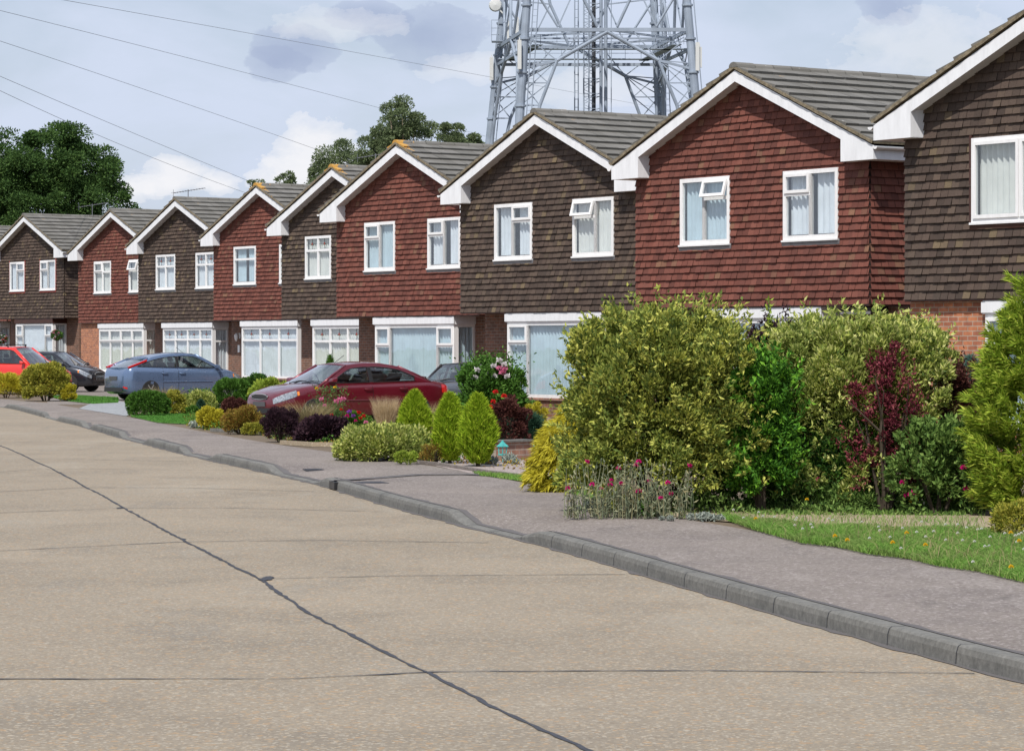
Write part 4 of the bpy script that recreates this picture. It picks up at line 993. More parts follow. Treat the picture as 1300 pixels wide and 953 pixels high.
# long shoots above the hedge
for px_, py_, lab in ((893, 372, 'tall pale shoot rising above the olive shrub'), (976, 380, 'tall green shoot rising above the middle of the hedge')):
    D_ = 28.6; X, Y = atd(px_, D_); z1 = (YH - py_) * D_ / F + EYE - GZ; rt = empty('long_shoot', (X, Y, GZ)); tag(rt, lab, 'shoot', 'shoots rising above the hedge')
    mb = MB(); mb.tube([(.05, 0, .1), (.02, 0, z1 * .6), (0, 0, z1)], [.012, .008, .003], 5); mb.build('stem', 'rose_leaf', rt)
    n = 60; t = g.uniform(.8, 1, n); V, T = leaf_arrays(np.stack([g.normal(size=n) * .01, g.normal(size=n) * .01, t * z1], 1), g.normal(size=(n, 3)) * .8 + [0, 0, .4], .06, .024, .2, g); np_mesh('leaves', V, T, 'lime_leaf', rt)

# bright conifer on the right
def spray_conifer(name, label, x0, x1, yt, yb, m, n, D, sprays, leafl=.085, wd=.017, tmax=.3, droop=.0, cat='conifer', lean=0):
    SEED[0] += 1; g = np.random.default_rng(SEED[0]); x_c = (x0 + x1) / 2; a = (x1 - x0) * D / F / 2; h = (YH - yt) * D / F + EYE - GZ; X, Y = atd(x_c, D + a * .4)
    root = empty(name, (X, Y, GZ)); tag(root, label, cat)
    k = sprays; t = g.beta(1.1, 1.5, k); th = g.uniform(0, 2 * math.pi, k)
    R = a * np.where(t < tmax, .75 + .25 * t / tmax, (1 - ((t - tmax) / (1 - tmax)) ** 1.6)) * g.uniform(.72, 1.02, k)
    s0 = np.stack([R * np.cos(th) * .72, R * np.sin(th) * .72, t * h * .92], 1)
    sd_ = np.stack([np.cos(th), np.sin(th), np.full(k, .75 - droop)], 1) + g.normal(size=(k, 3)) * .2; sd_ = unit(sd_)
    sl = (.22 + .3 * g.uniform(0, 1, k)) * min(1, a)
    i = g.integers(0, k, n); q = g.uniform(0, 1, n)
    side = unit(np.cross(sd_[i], g.normal(size=(n, 3)))); off = side * (np.sin(q * math.pi) * .3 + .05)[:, None] * sl[i][:, None] * g.uniform(0, 1, (n, 1)) * .55
    P = s0[i] + sd_[i] * (q * sl[i])[:, None] + off - np.array([0, 0, 1]) * (q ** 2 * sl[i] * droop * .8)[:, None]
    P[:, 0] += lean * P[:, 2]
    Dr = sd_[i] * .8 + unit(off + 1e-6) * .5 + g.normal(size=(n, 3)) * .15 - np.array([0, 0, droop * .7])
    ok = P[:, 2] > .0; V, T = blades(P[ok], Dr[ok], leafl * g.uniform(.6, 1.2, ok.sum()), wd, .15, g)
    np_mesh('foliage', V, T, m, root)
    mb = MB(); mb.tube([(0, 0, -.05), (lean * h * .4, 0, h * .5), (lean * h * .8, 0, h * .85)], [.07, .04, .01], 8); mb.build('trunk', 'bark', root)
    return root
spray_conifer('golden_conifer', 'large bright yellow green conifer cropped by the right edge', 1226, 1400, 345, 660, 'right_conifer', 62000, 26.6, 700, .075, .015, .3)
spray_conifer('golden_cypress', 'sprawling bright golden conifer with drooping sprays left of the big hedge', 668, 768, 498, 612, 'gold_conifer', 26000, 31.5, 300, .085, .013, .25, .75, lean=.12)
shrub('verge_bush', 'small olive bush on the grass verge under the large conifer', 'shrub', 1258, 1330, 640, 684, 'olive_gold_leaf', 5000, (.035, .014), 30, .3, .8, 2.2, .4, .2)

# three flame shaped conifers
for i, (x0, x1, yt, yb) in enumerate(((505, 548, 497, 566), (550, 592, 500, 588), (582, 631, 501, 592))):
    flame('dwarf_conifer', ['smallest and leftmost of the three flame shaped lime green conifers', 'middle one of the three flame shaped lime green conifers', 'largest and nearest flame shaped lime green conifer, beside the turquoise lantern'][i], 'conifer', x0, x1, yt, yb, 'bright_conifer', 9500, 'three flame shaped dwarf conifers', (.085, .014))
flame('small_conifer', 'small green conifer standing against the bay window behind the dark red car', 'conifer', 409, 429, 450, 500, 'clipped_leaf', 2600, None, (.09, .02), .3, D=74)

G2 = 'clipped and rounded shrubs in the front gardens'
shrub('variegated_euonymus', 'wide low cream and green variegated shrub spilling onto the pavement', 'shrub', 420, 558, 548, 585, 'variegated_leaf', 24000, (.055, .028), 110, .34, .45, 2.6, .45, .2)
shrub('tiny_green_shrub', 'tiny bright green cushion at the pavement edge below the variegated shrub', 'shrub', 502, 530, 574, 589, 'lime_leaf', 2500, (.03, .015), 16, .3, .7, 2.2, .5, .12, stems=False)
shrub('twiggy_shrub', 'small brown twiggy shrub left of the middle lime green conifer', 'shrub', 536, 568, 560, 588, 'bronze_leaf', 1500, (.03, .01), 14, .35, .7, 2.2, .6, .2)
shrub('juniper', 'dark blue green spreading juniper between the lime conifers and golden cypress', 'juniper', 628, 694, 527, 567, 'juniper_leaf', 13000, (.075, .012), 60, .3, .6, 2.3, .5, .2, 'blade')
R_, a, b, h, g = shrub('rose_bush', 'tall green rose bush with white and pink blooms behind the lime conifers', 'rose', 574, 672, 458, 565, 'clipped_leaf', 15000, (.07, .034), 80, .2, .7, 2.3, .3, .3, inner=.2, D=47, shoots=50)
for px_, py_, m_ in ((606, 470, 'white_petal'), (615, 478, 'white_petal'), (612, 486, 'white_petal'), (627, 465, 'white_petal'), (634, 458, 'white_petal'), (622, 474, 'white_petal'), (640, 463, 'white_petal'), (603, 480, 'white_petal'), (644, 478, 'white_petal'), (634, 468, 'pink_petal'), (641, 469, 'pink_petal'), (638, 473, 'pink_petal'), (627, 478, 'white_petal')):
    X, Y = atd(px_, 47.2); blossom(R_, (X - R_.location.x, Y - R_.location.y - .1, (YH - py_) * 47.2 / F + EYE - GZ), m_, .06)
n = 1500; P = g.normal(size=(n, 3)) * [.22, .2, .12]; X, Y = atd(622, 47.6); P += [X - R_.location.x, Y - R_.location.y, 1.25]
V, T = leaf_arrays(P, g.normal(size=(n, 3)) + [0, 0, .4], .06, .03, .25, g); np_mesh('upper_foliage', V, T, 'clipped_leaf', R_)
R_, a, b, h, g = shrub('dark_shrub', 'dark purple green shrub with red flowers behind the nearest lime conifer', 'shrub', 618, 672, 502, 560, 'dark_red_leaf', 7000, (.05, .025), 36, .25, .7, 2.1, .3, .25, D=44)
for px_, py_ in ((622, 517), (619, 520), (626, 510), (629, 498), (640, 503)):
    X, Y = atd(px_, 43); blossom(R_, (X - R_.location.x, Y - R_.location.y, (YH - py_) * 43 / F + EYE - GZ), 'red_petal', .045)
shrub('green_shrub', 'low mid green shrub between the dark flowering shrub and the white bay window', 'shrub', 650, 680, 514, 545, 'juniper_leaf', 4000, (.05, .02), 24, .3, .7, 2.2, .4, .2, D=49)
shrub('gold_shrub', 'small golden shrub under the sill of the bay window beside the golden cypress', 'shrub', 664, 696, 510, 540, 'gold_conifer', 3600, (.06, .014), 22, .35, .7, 2.1, .4, .25, 'blade', D=46)
# flower bed by the red car
shrub('dark_barberry', 'dark purple bush at the front corner of the dark red car', 'shrub', 331, 382, 519, 561, 'purple_leaf', 11000, (.045, .014), 50, .3, .7, 2.0, .5, .25)
shrub('heuchera', 'low dark maroon leafy plant behind the cream edging board', 'plant', 380, 440, 534, 562, 'purple_leaf', 5200, (.075, .06), 44, .35, .5, 2.3, .3, .2, stems=False)
tuft('tan_grass_tuft', 'tan ornamental grass between the purple bush and the maroon plant', 'grass', 360, 420, 502, 560, 'tan_grass', 1500, 1.0, .4, .009, D=48.5)
tuft('feather_grass', 'pale straw coloured feather grass tuft bending left in front of the red car door', 'grass', 472, 506, 500, 556, 'straw_grass', 2200, .55, .25, .008, D=44.5)
tuft('brown_grass', 'reddish brown grasses behind the leftmost lime conifer', 'grass', 512, 566, 506, 560, 'tan_grass', 1300, 1.1, .3, .009, D=47, group=None)
R_, a, h, g = tuft('tall_rose', 'tall thin rose stems with pink blooms in front of the dark red car', 'rose', 396, 446, 486, 556, 'rose_leaf', 90, .8, .2, .014, D=49)
n = 700; P = np.stack([g.normal(size=n) * a * .4, g.normal(size=n) * .15, g.uniform(.05, .95, n) * h], 1); V, T = leaf_arrays(P, g.normal(size=(n, 3)) + [0, 0, .2], .05, .025, .2, g); np_mesh('leaves', V, T, 'rose_leaf', R_)
for px_, py_, m_, r_ in ((431, 508, 'pink_petal', .055), (427, 510, 'pink_petal', .055), (436, 507, 'pink_petal', .05), (408, 507, 'pink_petal', .045), (412, 515, 'pink_petal', .04), (402, 493, 'yellow_petal', .03), (425, 492, 'yellow_petal', .03), (421, 527, 'red_petal', .035), (433, 520, 'red_petal', .03)):
    X, Y = atd(px_, 48.6); blossom(R_, (X - R_.location.x, Y - R_.location.y, (YH - py_) * 48.6 / F + EYE - GZ), m_, r_)
R_, a, b, h, g = shrub('flower_patch', 'green bedding plants with red and violet flowers in front of the red car door', 'flower', 432, 470, 524, 558, 'clipped_leaf', 3600, (.05, .02), 30, .3, .6, 2.2, .5, .25, D=49.5, stems=False)
for px_, py_, m_, r_ in ((444, 523, 'purple_petal', .05), (449, 528, 'purple_petal', .04), (441, 528, 'magenta_petal', .045), (456, 524, 'red_petal', .045), (462, 528, 'red_petal', .04), (465, 536, 'pink_petal', .04), (452, 534, 'magenta_petal', .03), (458, 531, 'red_petal', .04), (435, 533, 'red_petal', .03)):
    X, Y = atd(px_, 49.0); blossom(R_, (X - R_.location.x, Y - R_.location.y - .1, (YH - py_) * 49.0 / F + EYE - GZ), m_, r_)
# middle distance
shrub('yellow_shrub', 'bright yellow cushion shrub at the pavement corner left of the bronze heather', 'shrub', 249, 287, 519, 545, 'lime_leaf', 5200, (.055, .025), 30, .3, .7, 2.2, .4, .15).__getitem__(0).children[0].data.materials.__setitem__(0, MATS['gold_conifer'])
shrub('bronze_heather', 'bronze and yellow heather in front of the red car bumper', 'shrub', 282, 332, 518, 551, 'bronze_leaf', 8000, (.05, .018), 44, .3, .6, 2.2, .5, .2)
shrub('maroon_bush', 'round dark maroon bush between the clipped green hedge and the bronze heather', 'shrub', 280, 316, 506, 532, 'dark_red_leaf', 6500, (.045, .02), 36, .26, .7, 2.3, .4, .12)
shrub('yellow_edging_shrub', 'low yellow green shrub along the edging under the red car bumper', 'shrub', 305, 340, 538, 552, 'olive_gold_leaf', 3000, (.04, .018), 22, .3, .5, 2.3, .4, .2, stems=False)
shrub('clipped_hedge', 'dense clipped green hedge block behind the maroon bush', 'hedge', 270, 320, 480, 524, 'clipped_leaf', 15000, (.05, .022), 110, .16, .8, 3.4, .3, .06)
shrub('leafy_hedge', 'loose green hedge along the house wall behind the clipped block', 'hedge', 300, 350, 476, 505, 'dark_leaf', 8000, (.07, .03), 50, .25, .5, 2.6, .4, .15, D=72)
shrub('lime_shrub', 'lime green spotted laurel between the clipped hedge and the red car bonnet', 'shrub', 316, 370, 483, 520, 'lime_leaf', 9000, (.07, .035), 46, .28, .6, 2.3, .4, .2, D=66)
shrub('clipped_ball', 'dark green clipped dome on the small lawn in front of the blue hatchback', 'hedge', 159, 217, 497, 528, 'clipped_leaf', 16000, (.05, .02), 130, .14, .8, 2.4, .3, .05)
tuft('fine_grass_tuft', 'fine pale grass tuft behind the clipped dome against the blue car', 'grass', 186, 228, 485, 522, 'tan_grass', 900, 1.0, .4, .01, D=69)
shrub('yellow_green_shrub', 'yellow green low shrub right of the clipped dome', 'shrub', 206, 236, 498, 526, 'olive_gold_leaf', 5000, (.06, .028), 30, .3, .7, 2.2, .4, .2)
shrub('variegated_low_shrub', 'pale cream variegated low shrub right behind the small dark cone', 'shrub', 228, 276, 500, 527, 'variegated_leaf', 8000, (.06, .028), 46, .3, .7, 2.3, .4, .2, D=67)
flame('dark_dwarf_conifer', 'tiny dark green cone on the lawn edge in front of the variegated shrubs', 'conifer', 249, 261, 509, 526, 'juniper_leaf', 1500, None, (.06, .02), .4)
shrub('small_green_cushion', 'small green cushion plant left of the tiny dark cone', 'shrub', 236, 252, 516, 527, 'clipped_leaf', 1500, (.04, .02), 12, .3, .7, 2.2, .4, .1, stems=False)
R_, a, h, g = tuft('pink_flowering_plant', 'loose plant with pinkish seed heads in front of the blue car door', 'flower', 236, 278, 487, 524, 'tan_grass', 380, 1.2, .2, .012, D=70)
n = 900; P = np.stack([g.normal(size=n) * a * .5, g.normal(size=n) * .2, g.uniform(.05, .8, n) * h], 1); V, T = leaf_arrays(P, g.normal(size=(n, 3)) + [0, 0, .2], .06, .03, .2, g); np_mesh('leaves', V, T, 'clipped_leaf', R_)
mat_plant('white_edging_plant', 'small white leaved plant at the lawn corner left of the yellow cushion', 'plant', 243, 256, 543, .16, .12, 'silver_leaf', 700, (.04, .02))
shrub('variegated_round_shrub', 'round yellow edged holly in front of the red van', 'shrub', 28, 89, 461, 509, 'olive_gold_leaf', 16000, (.08, .038), 90, .22, .8, 2.3, .4, .14)
shrub('heather_mound', 'orange gold heather mound at the left edge', 'shrub', -16, 32, 474, 505, 'gold_conifer', 8000, (.08, .02), 40, .3, .7, 2.2, .5, .2, 'blade')
shrub('small_gold_shrub', 'small golden shrub at the right foot of the round holly', 'shrub', 79, 98, 488, 509, 'gold_conifer', 3400, (.06, .022), 20, .3, .8, 2.2, .4, .15)
mat_plant('silver_fern', 'silvery low leaves on the gravel right of the turquoise lantern', 'plant', 616, 658, 589, .16, .2, 'silver_leaf', 1300, (.06, .022))
for i, (x0, x1, yb, lab) in enumerate(((670, 705, 582, 'dark brown low plant between gravel bed and golden cypress'),)):
    mat_plant('dark_low_plant', lab, 'plant', x0, x1, yb + 10, .12, .2, 'dark_red_leaf', 900, (.05, .02))

# verge grass: blades over the lawn triangle (uncountable)
def in_poly(P, poly):
    c = np.zeros(len(P), bool); j = len(poly) - 1
    for i in range(len(poly)):
        xi, yi = poly[i]; xj, yj = poly[j]
        m_ = ((yi > P[:, 1]) != (yj > P[:, 1])) & (P[:, 0] < (xj - xi) * (P[:, 1] - yi) / (yj - yi + 1e-12) + xi); c ^= m_; j = i
    return c
def grass(name, label, poly_px, n, h, m, wd=.007, seed=1, z=.105, wild=.0):
    g = np.random.default_rng(seed); poly = [px2(p, .1) for p in poly_px]; A = np.array(poly)
    P = np.stack([g.uniform(A[:, 0].min(), A[:, 0].max(), n * 3), g.uniform(A[:, 1].min(), A[:, 1].max(), n * 3)], 1); P = P[in_poly(P, poly)][:n]; k = len(P)
    hv = h * g.uniform(.5, 1.2, k) * (1 + wild * (np.sin(P[:, 0] * 3.1 + P[:, 1] * 1.3) + np.sin(P[:, 0] * 7.7 - P[:, 1] * 2.9)) * .4)
    V, T = blades(np.column_stack([P, np.full(k, z)]), g.normal(size=(k, 3)) * [.35, .35, .1] + [0, 0, 1], np.maximum(hv, .01), wd, .35, g)
    o = np_mesh(name, V, T, m); tag(o, label, 'grass', kind='stuff'); return P, g
VG = [(912, 657), (960, 674), (1017, 690), (1060, 694.5), (1103, 704), (1150, 709.5), (1190, 719), (1240, 726), (1300, 740), (1330, 746), (1330, 677), (1250, 675.5), (1100, 671), (1000, 667), (940, 661)]
P, g = grass('verge_grass', 'rough green grass of the roadside verge dotted with wild flowers', VG, 62000, .07, 'grass_blade', .007, 3, wild=.5)
P2, _ = grass('dry_grass_stems', 'dry taller grass stems standing in the roadside verge', VG, 500, .22, 'tan_grass', .004, 5)
grass('verge_edge_grass', 'thin strip of worn grass along the pavement under the golden cypress', [(600, 600), (690, 606), (762, 622), (790, 641), (745, 633), (690, 615), (610, 604)], 9000, .045, 'grass_blade', .008, 6)
grass('lawn_grass', 'short mown lawn beside the clipped dome', [(165, 528.5), (200, 536.5), (268, 540), (285, 533), (262, 526), (190, 524)], 16000, .035, 'lawn_blade', .014, 7)
grass('far_lawn_grass', 'strip of mown lawn behind the round holly', [(85, 509), (118, 512.5), (150, 511), (150, 505), (100, 502.5), (60, 503)], 9000, .05, 'lawn_blade', .02, 8)
grass('path_weeds', 'sparse weeds growing between the sandy path and the hedge', [(850, 652), (1250, 658), (1250, 674), (1000, 667), (850, 657)], 1300, .07, 'grass_blade', .006, 9)
def litter(name, label, poly_px, n, m, hmax, seed, leaf=(.05, .025)):
    g = np.random.default_rng(seed); poly = [px2(p, .1) for p in poly_px]; A = np.array(poly)
    P = np.stack([g.uniform(A[:, 0].min(), A[:, 0].max(), n * 4), g.uniform(A[:, 1].min(), A[:, 1].max(), n * 4)], 1); P = P[in_poly(P, poly)][:n]; k = len(P)
    lump = np.clip(np.sin(P[:, 0] * 4.3 + P[:, 1] * .7) + np.sin(P[:, 0] * 1.7 - P[:, 1] * 1.9) + .4, .05, 2) / 2
    V, T = leaf_arrays(np.column_stack([P, .095 + hmax * lump * g.uniform(0, 1, k)]), g.normal(size=(k, 3)) * .6 + [0, 0, .6], leaf[0], leaf[1], .25, g)
    tag(np_mesh(name, V, T, m), label, 'ground cover', kind='stuff')
litter('bed_ground_cover', 'low green ground cover filling the flower beds between the shrubs', [(238, 541), (262, 546), (330, 552), (360, 562), (430, 567), (470, 575), (560, 588), (640, 575), (700, 560), (640, 540), (500, 530), (330, 530), (260, 522), (232, 530)], 15000, 'clipped_leaf', .16, 41)
litter('bed_leaf_litter', 'brown leaf litter and small plants on the soil of the beds', [(238, 541), (262, 546), (330, 552), (360, 562), (430, 567), (470, 575), (560, 588), (700, 600), (740, 560), (640, 540), (500, 530), (330, 530), (260, 522), (232, 530)], 9000, 'bronze_leaf', .05, 42)
litter('hedge_foot_plants', 'mixed low plants growing along the foot of the big hedge', [(800, 649), (860, 651), (1000, 654), (1250, 655), (1260, 640), (1000, 636), (820, 634)], 9000, 'hedge_rose_leaf', .22, 43, (.055, .022))
# verge wild flowers, one object each
wf = P[g.integers(0, len(P), 60)]
for k, (x, y) in enumerate(wf):
    m_ = 'daisy_petal' if k % 5 else 'yellow_petal'
    o = bpy.data.objects.new('verge_daisy' if k % 5 else 'verge_dandelion', bloom_mesh(m_, .012 if k % 5 else .018)); COL.objects.link(o); o.location = (x, y, .16 + .05 * g.random())
    tag(o, 'tiny white daisy in the roadside verge grass' if k % 5 else 'small orange yellow flower in the roadside verge grass', 'flower', 'white daisies in the verge' if k % 5 else 'yellow flowers in the verge')

# ------------------------------------------------------------------ garden furniture and edging
def board(name, label, pts, hgt, thick, m, cat='edging', group=None):
    P = [px2(p, .1) for p in pts]; c = P[0]; root = MB()
    for (x0, y0), (x1, y1) in zip(P[:-1], P[1:]):
        root.bar((x0 - c[0], y0 - c[1], hgt / 2), (x1 - c[0], y1 - c[1], hgt / 2), thick, hgt)
    o = root.build(name, m); o.location = (c[0], c[1], .1); tag(o, label, cat, group); return o
board('edging_board', 'cream edging board along the bed with the maroon plant', [(357, 564), (395, 566.5), (428, 567)], .07, .05, 'gravel_sand', group='edging boards of the flower beds')
board('edging_board', 'grey edging board in front of the bronze heather', [(268, 547.5), (300, 549), (330, 552)], .06, .05, 'kerb_concrete', group='edging boards of the flower beds')
board('edging_kerb', 'pale concrete edging strip between pavement and pink gravel', [(440, 577), (500, 584), (560, 590.5), (620, 600), (690, 608)], .035, .06, 'pavement_tarmac', group='edging boards of the flower beds')
mb = MB(); p0, p1 = px2((622, 590), .1), px2((672, 588), .1); mb.bar((0, 0, .13), (p1[0] - p0[0], p1[1] - p0[1], .13), .2, .26); mb.build('garden_wall', 'garden_brick')
gwall = bpy.data.objects['garden_wall']; gwall.location = (p0[0], p0[1] + 1.6, .09); tag(gwall, 'low pinkish brick wall behind the turquoise lantern', 'wall')
mb = MB(); mb.bar((0, -.02, .275), (p1[0] - p0[0], p1[1] - p0[1] - .02, .275), .24, .03); mb.build('coping', 'kerb_concrete', gwall)
simple('turquoise_paint', (.06, .38, .36), .4, var=.2)
def small_lantern(px, py, label, s=1.0):
    X, Y = px2((px, py), .1); r = empty('garden_lantern', (X, Y, .1)); tag(r, label, 'lantern', 'turquoise garden lanterns'); r.scale = (s, s, s)
    mb = MB(); mb.tube([(0, 0, 0), (0, 0, .09)], .012, 6); mb.lathe([(.06, .09), (.065, .10), (.055, .11)], (0, 0, 0), 'z', 4); mb.build('post', 'turquoise_paint', r)
    mb = MB()
    for q in range(4): t = math.pi / 2 * q; mb.bar((.05 * math.cos(t), .05 * math.sin(t), .11), (.055 * math.cos(t), .055 * math.sin(t), .21), .012)
    mb.build('cage', 'turquoise_paint', r); mb = MB(); mb.lathe([(.038, .11), (.04, .205)], (0, 0, 0), 'z', 4); mb.build('pane', 'window_glass', r)
    mb = MB(); mb.lathe([(.085, .21), (.08, .22), (.02, .275), (.01, .30)], (0, 0, 0), 'z', 4); mb.build('lid', 'turquoise_paint', r)
small_lantern(638, 586, 'turquoise metal lantern standing on the gravel right of the largest lime conifer')
small_lantern(676, 581, 'smaller turquoise lantern half hidden by the golden cypress', .7)
# hanging baskets by the left house
def basket(hh_, u, z, label):
    base = Matrix.Translation((HX[hh_], HD[hh_], HZ[hh_] - .72)) @ Matrix.Rotation(AL - math.pi / 2, 4, 'Z'); p = base @ Vector((u, -.12, z))
    r = empty('hanging_basket', p); tag(r, label, 'basket', 'hanging flower baskets of the left house'); g = np.random.default_rng(int(u * 10))
    mb = MB(); mb.lathe([(.02, -.16), (.12, -.1), (.16, 0)], (0, 0, 0), 'z', 12); mb.build('bowl', 'bark', r)
    mb = MB()
    for q in range(3): t = q * 2.1; mb.tube([(.15 * math.cos(t), .15 * math.sin(t), 0), (0, 0, .4)], .005, 4)
    mb.build('chain', 'black_plastic', r)
    n = 1200; d = unit(g.normal(size=(n, 3))); P = d * [.26, .26, .2] * g.uniform(.5, 1, (n, 1)); V, T = leaf_arrays(P, d + [0, 0, -.2], .06, .03, .2, g); np_mesh('foliage', V, T, 'dark_leaf', r)
    for k in range(16): d = unit(g.normal(size=3) + [0, -.6, 0]); blossom(r, tuple(d * [.27, .27, .21]), ['red_petal', 'pink_petal', 'white_petal'][k % 3], .045)
basket(8, .75, 1.55, 'large hanging flower basket at the left edge beside the bay window'); basket(8, 6.3, 1.7, 'hanging basket with red flowers on the right corner of the left house')

# ------------------------------------------------------------------ cars
def carpaint(name, c, metal=.0, rough=.3):
    m, nt, bs, out = mat(name); bs.inputs['Base Color'].default_value = (*c, 1); bs.inputs['Metallic'].default_value = metal; bs.inputs['Roughness'].default_value = rough
    bs.inputs['Coat Weight'].default_value = 1; bs.inputs['Coat Roughness'].default_value = .03
    n = noise(nt, objco(nt), 3, 5); L(nt, ramp(nt, n, [(.3, (rough - .06,) * 3), (.7, (rough + .12,) * 3)]), bs.inputs['Roughness'])
carpaint('dark_red_paint', (.12, .005, .014), .3, .28); carpaint('bright_red_paint', (.62, .022, .012), 0, .3); carpaint('blue_paint', (.12, .18, .30), .45, .25); carpaint('charcoal_paint', (.022, .025, .034), .5, .3); carpaint('black_paint', (.010, .010, .012), .2, .3)
simple('rubber', (.018, .018, .018), .85); simple('alloy', (.48, .49, .50), .35, .7); simple('headlamp', (.36, .38, .40), .1, .6, coat=1, var=.6, vscale=26); simple('tail_lamp', (.55, .012, .01), .2, coat=1); simple('amber_lamp', (.75, .22, .02), .2, coat=1)
simple('seat_fabric', (.05, .055, .065), .9); simple('dark_trim', (.02, .02, .022), .5); simple('plate_dark', (.07, .07, .075), .5); simple('plate_yellow', (.5, .38, .06), .5); simple('plate_white', (.55, .55, .52), .5)

def car(name, label, X, Y, hd, paint, Ln, Wd, Ht, belt, deck, xs, glass='car_glass', hatch=False, rack=False, group='cars parked on the front drives', tail_high=False, plate='plate_dark', rim='alloy', sc_=1.0):
    """xs: windscreen base, roof front, roof rear, rear glass base as fractions of the length from the nose (x forward = +)"""
    root = empty(name, (X, Y, .096), math.atan2(hd[1], hd[0])); tag(root, label, 'car', group)
    hw = Wd / 2; fx = lambda f: Ln / 2 - f * Ln
    kx_ = [0, .012, .05, .12, xs[0], .36, .5, .62, xs[3], .93, .985, 1.0]
    if hatch:
        kz = [.62, .70, .80, .88, 1.0, 1.02, 1.03, 1.04, 1.08, 1.06, .98, .80]
    else:
        kz = [.60, .69, .79, .88, .98, 1.0, 1.01, 1.02, 1.05, 1.03, .98, .80]
    kz = [k * belt for k in kz]; kz[0:4] = [belt * .64, belt * .71, belt * .80, belt * (.90 if xs[0] > .2 else .93)]
    kw_ = [.62, .74, .88, .96, .995, 1, 1, 1, .985, .93, .84, .70]
    kb = [.26, .22, .19, .18, .17, .17, .17, .17, .18, .20, .25, .34]
    fr = np.unique(np.concatenate([np.linspace(0, 1, 49), [.006, .015, .03, .97, .99, .995]])); zt = np.interp(fr, kx_, kz); ww = np.interp(fr, kx_, kw_) * hw; zb = np.interp(fr, kx_, kb)
    k3 = np.array([.25, .5, .25]); sm = lambda a: np.concatenate([[a[0]], np.convolve(a, k3, 'valid'), [a[-1]]])
    for _ in range(2): zt, ww, zb = sm(zt), sm(ww), sm(zb)
    mb = MB(); ring = []
    for f, z, w_, b_ in zip(fr, zt, ww, zb):
        hgt = z - b_; cr = .035 if f < xs[0] else .005
        half = [(0, b_), (.80 * w_, b_), (.93 * w_, b_ + .03), (.975 * w_, b_ + .12 * hgt), (.99 * w_, b_ + .28 * hgt), (1.0 * w_, b_ + .48 * hgt), (1.0 * w_, b_ + .60 * hgt), (.985 * w_, b_ + .80 * hgt), (.955 * w_, b_ + .92 * hgt), (.90 * w_, z - .012), (.80 * w_, z + cr * .3), (.5 * w_, z + cr * .85), (0, z + cr)]
        pts = half + [(-y, zz) for y, zz in half[-2:0:-1]]
        ring.append([(fx(f), y, zz) for y, zz in pts])
    n = len(ring[0]); vs = [p for r_ in ring for p in r_]
    fs = [(i * n + k, i * n + (k + 1) % n, (i + 1) * n + (k + 1) % n, (i + 1) * n + k) for i in range(len(ring) - 1) for k in range(n)] + [tuple(range(n)), tuple(range((len(ring) - 1) * n, len(ring) * n))]
    mb.add(vs, fs); body = mb.build('body', paint, root, smooth=True)
    body.data.materials.append(MATS['dark_trim'])
    # wheel arches cut out
    wr = .305 * Ht / 1.40; wx = (fx(.195), fx(.80)); cutters = []
    for x in wx:
        for s_ in (1, -1):
            c = MB(); c.lathe([(wr * 1.19, -.16), (wr * 1.19, .16)], (x, s_ * (hw - .06), wr * 1.02), 'y', 28); cutters.append(c)
    allc = MB()
    for c in cutters: allc.add(c.v, c.f)
    co = allc.build('cutter', 'dark_trim'); md = body.modifiers.new('arch', 'BOOLEAN'); md.operation = 'DIFFERENCE'; md.object = co; md.solver = 'EXACT'
    bpy.context.view_layer.update(); dg = bpy.context.evaluated_depsgraph_get(); nm = bpy.data.meshes.new_from_object(body.evaluated_get(dg)); body.modifiers.clear(); body.data = nm; nm.name = 'body'
    if len(nm.materials) < 2: nm.materials.append(MATS['dark_trim'])
    for p in nm.polygons:
        c = p.center
        inside = any((c.x - x) ** 2 + (c.z - wr * 1.02) ** 2 < (wr * 1.185) ** 2 and abs(c.y) < hw * 1.1 for x in wx) and abs(c.y) > hw * .5
        p.material_index = 1 if (inside and abs(p.normal.y) < .6 or (inside and abs(c.y) < hw - .19)) else 0
    nm.shade_smooth()
    try: nm.set_sharp_from_angle(angle=math.radians(38))
    except Exception: pass
    bpy.data.objects.remove(co)
    zB = lambda x: float(np.interp((Ln / 2 - x) / Ln, fr, zt)); wB = lambda x: float(np.interp((Ln / 2 - x) / Ln, fr, ww))
    # greenhouse
    x0, x1, x2, x3 = (fx(f) for f in xs); zr = Ht
    def sidept(x, z, s_):
        t = (z - belt) / (zr - belt); t = max(-.1, min(1.05, t)); yb_ = wB(x) * .915; yt = hw * .70
        return (x, s_ * (yb_ + (yt - yb_) * (t ** 1.15 if t > 0 else t)), z)
    nr = 14
    roofx = np.linspace(x1, x2, nr); arc = lambda x: zr - .035 - .06 * ((x - (x1 * .55 + x2 * .45)) / ((x1 - x2) / 2)) ** 2 if not hatch else zr - .035 - .075 * ((x - (x1 * .7 + x2 * .3)) / ((x1 - x2) / 2)) ** 2
    # roof panel
    mb = MB(); vs = []
    for x in roofx:
        z = arc(x)
        for q in np.linspace(-1, 1, 11): sy = sidept(x, z, 1)[1]; vs.append((x + .04 * (1 - q * q) * (1 if x > (x1 + x2) / 2 else -1) * abs((x - (x1 + x2) / 2) / ((x1 - x2) / 2)) ** 3, q * sy, z + .045 * (1 - abs(q) ** 2.4)))
    mb.add(vs, [(i * 11 + k, i * 11 + k + 1, (i + 1) * 11 + k + 1, (i + 1) * 11 + k) for i in range(nr - 1) for k in range(10)])
    rf = mb.build('roof', paint, root, smooth=True); sm_ = rf.modifiers.new('s', 'SOLIDIFY'); sm_.thickness = .03; sm_.offset = -1
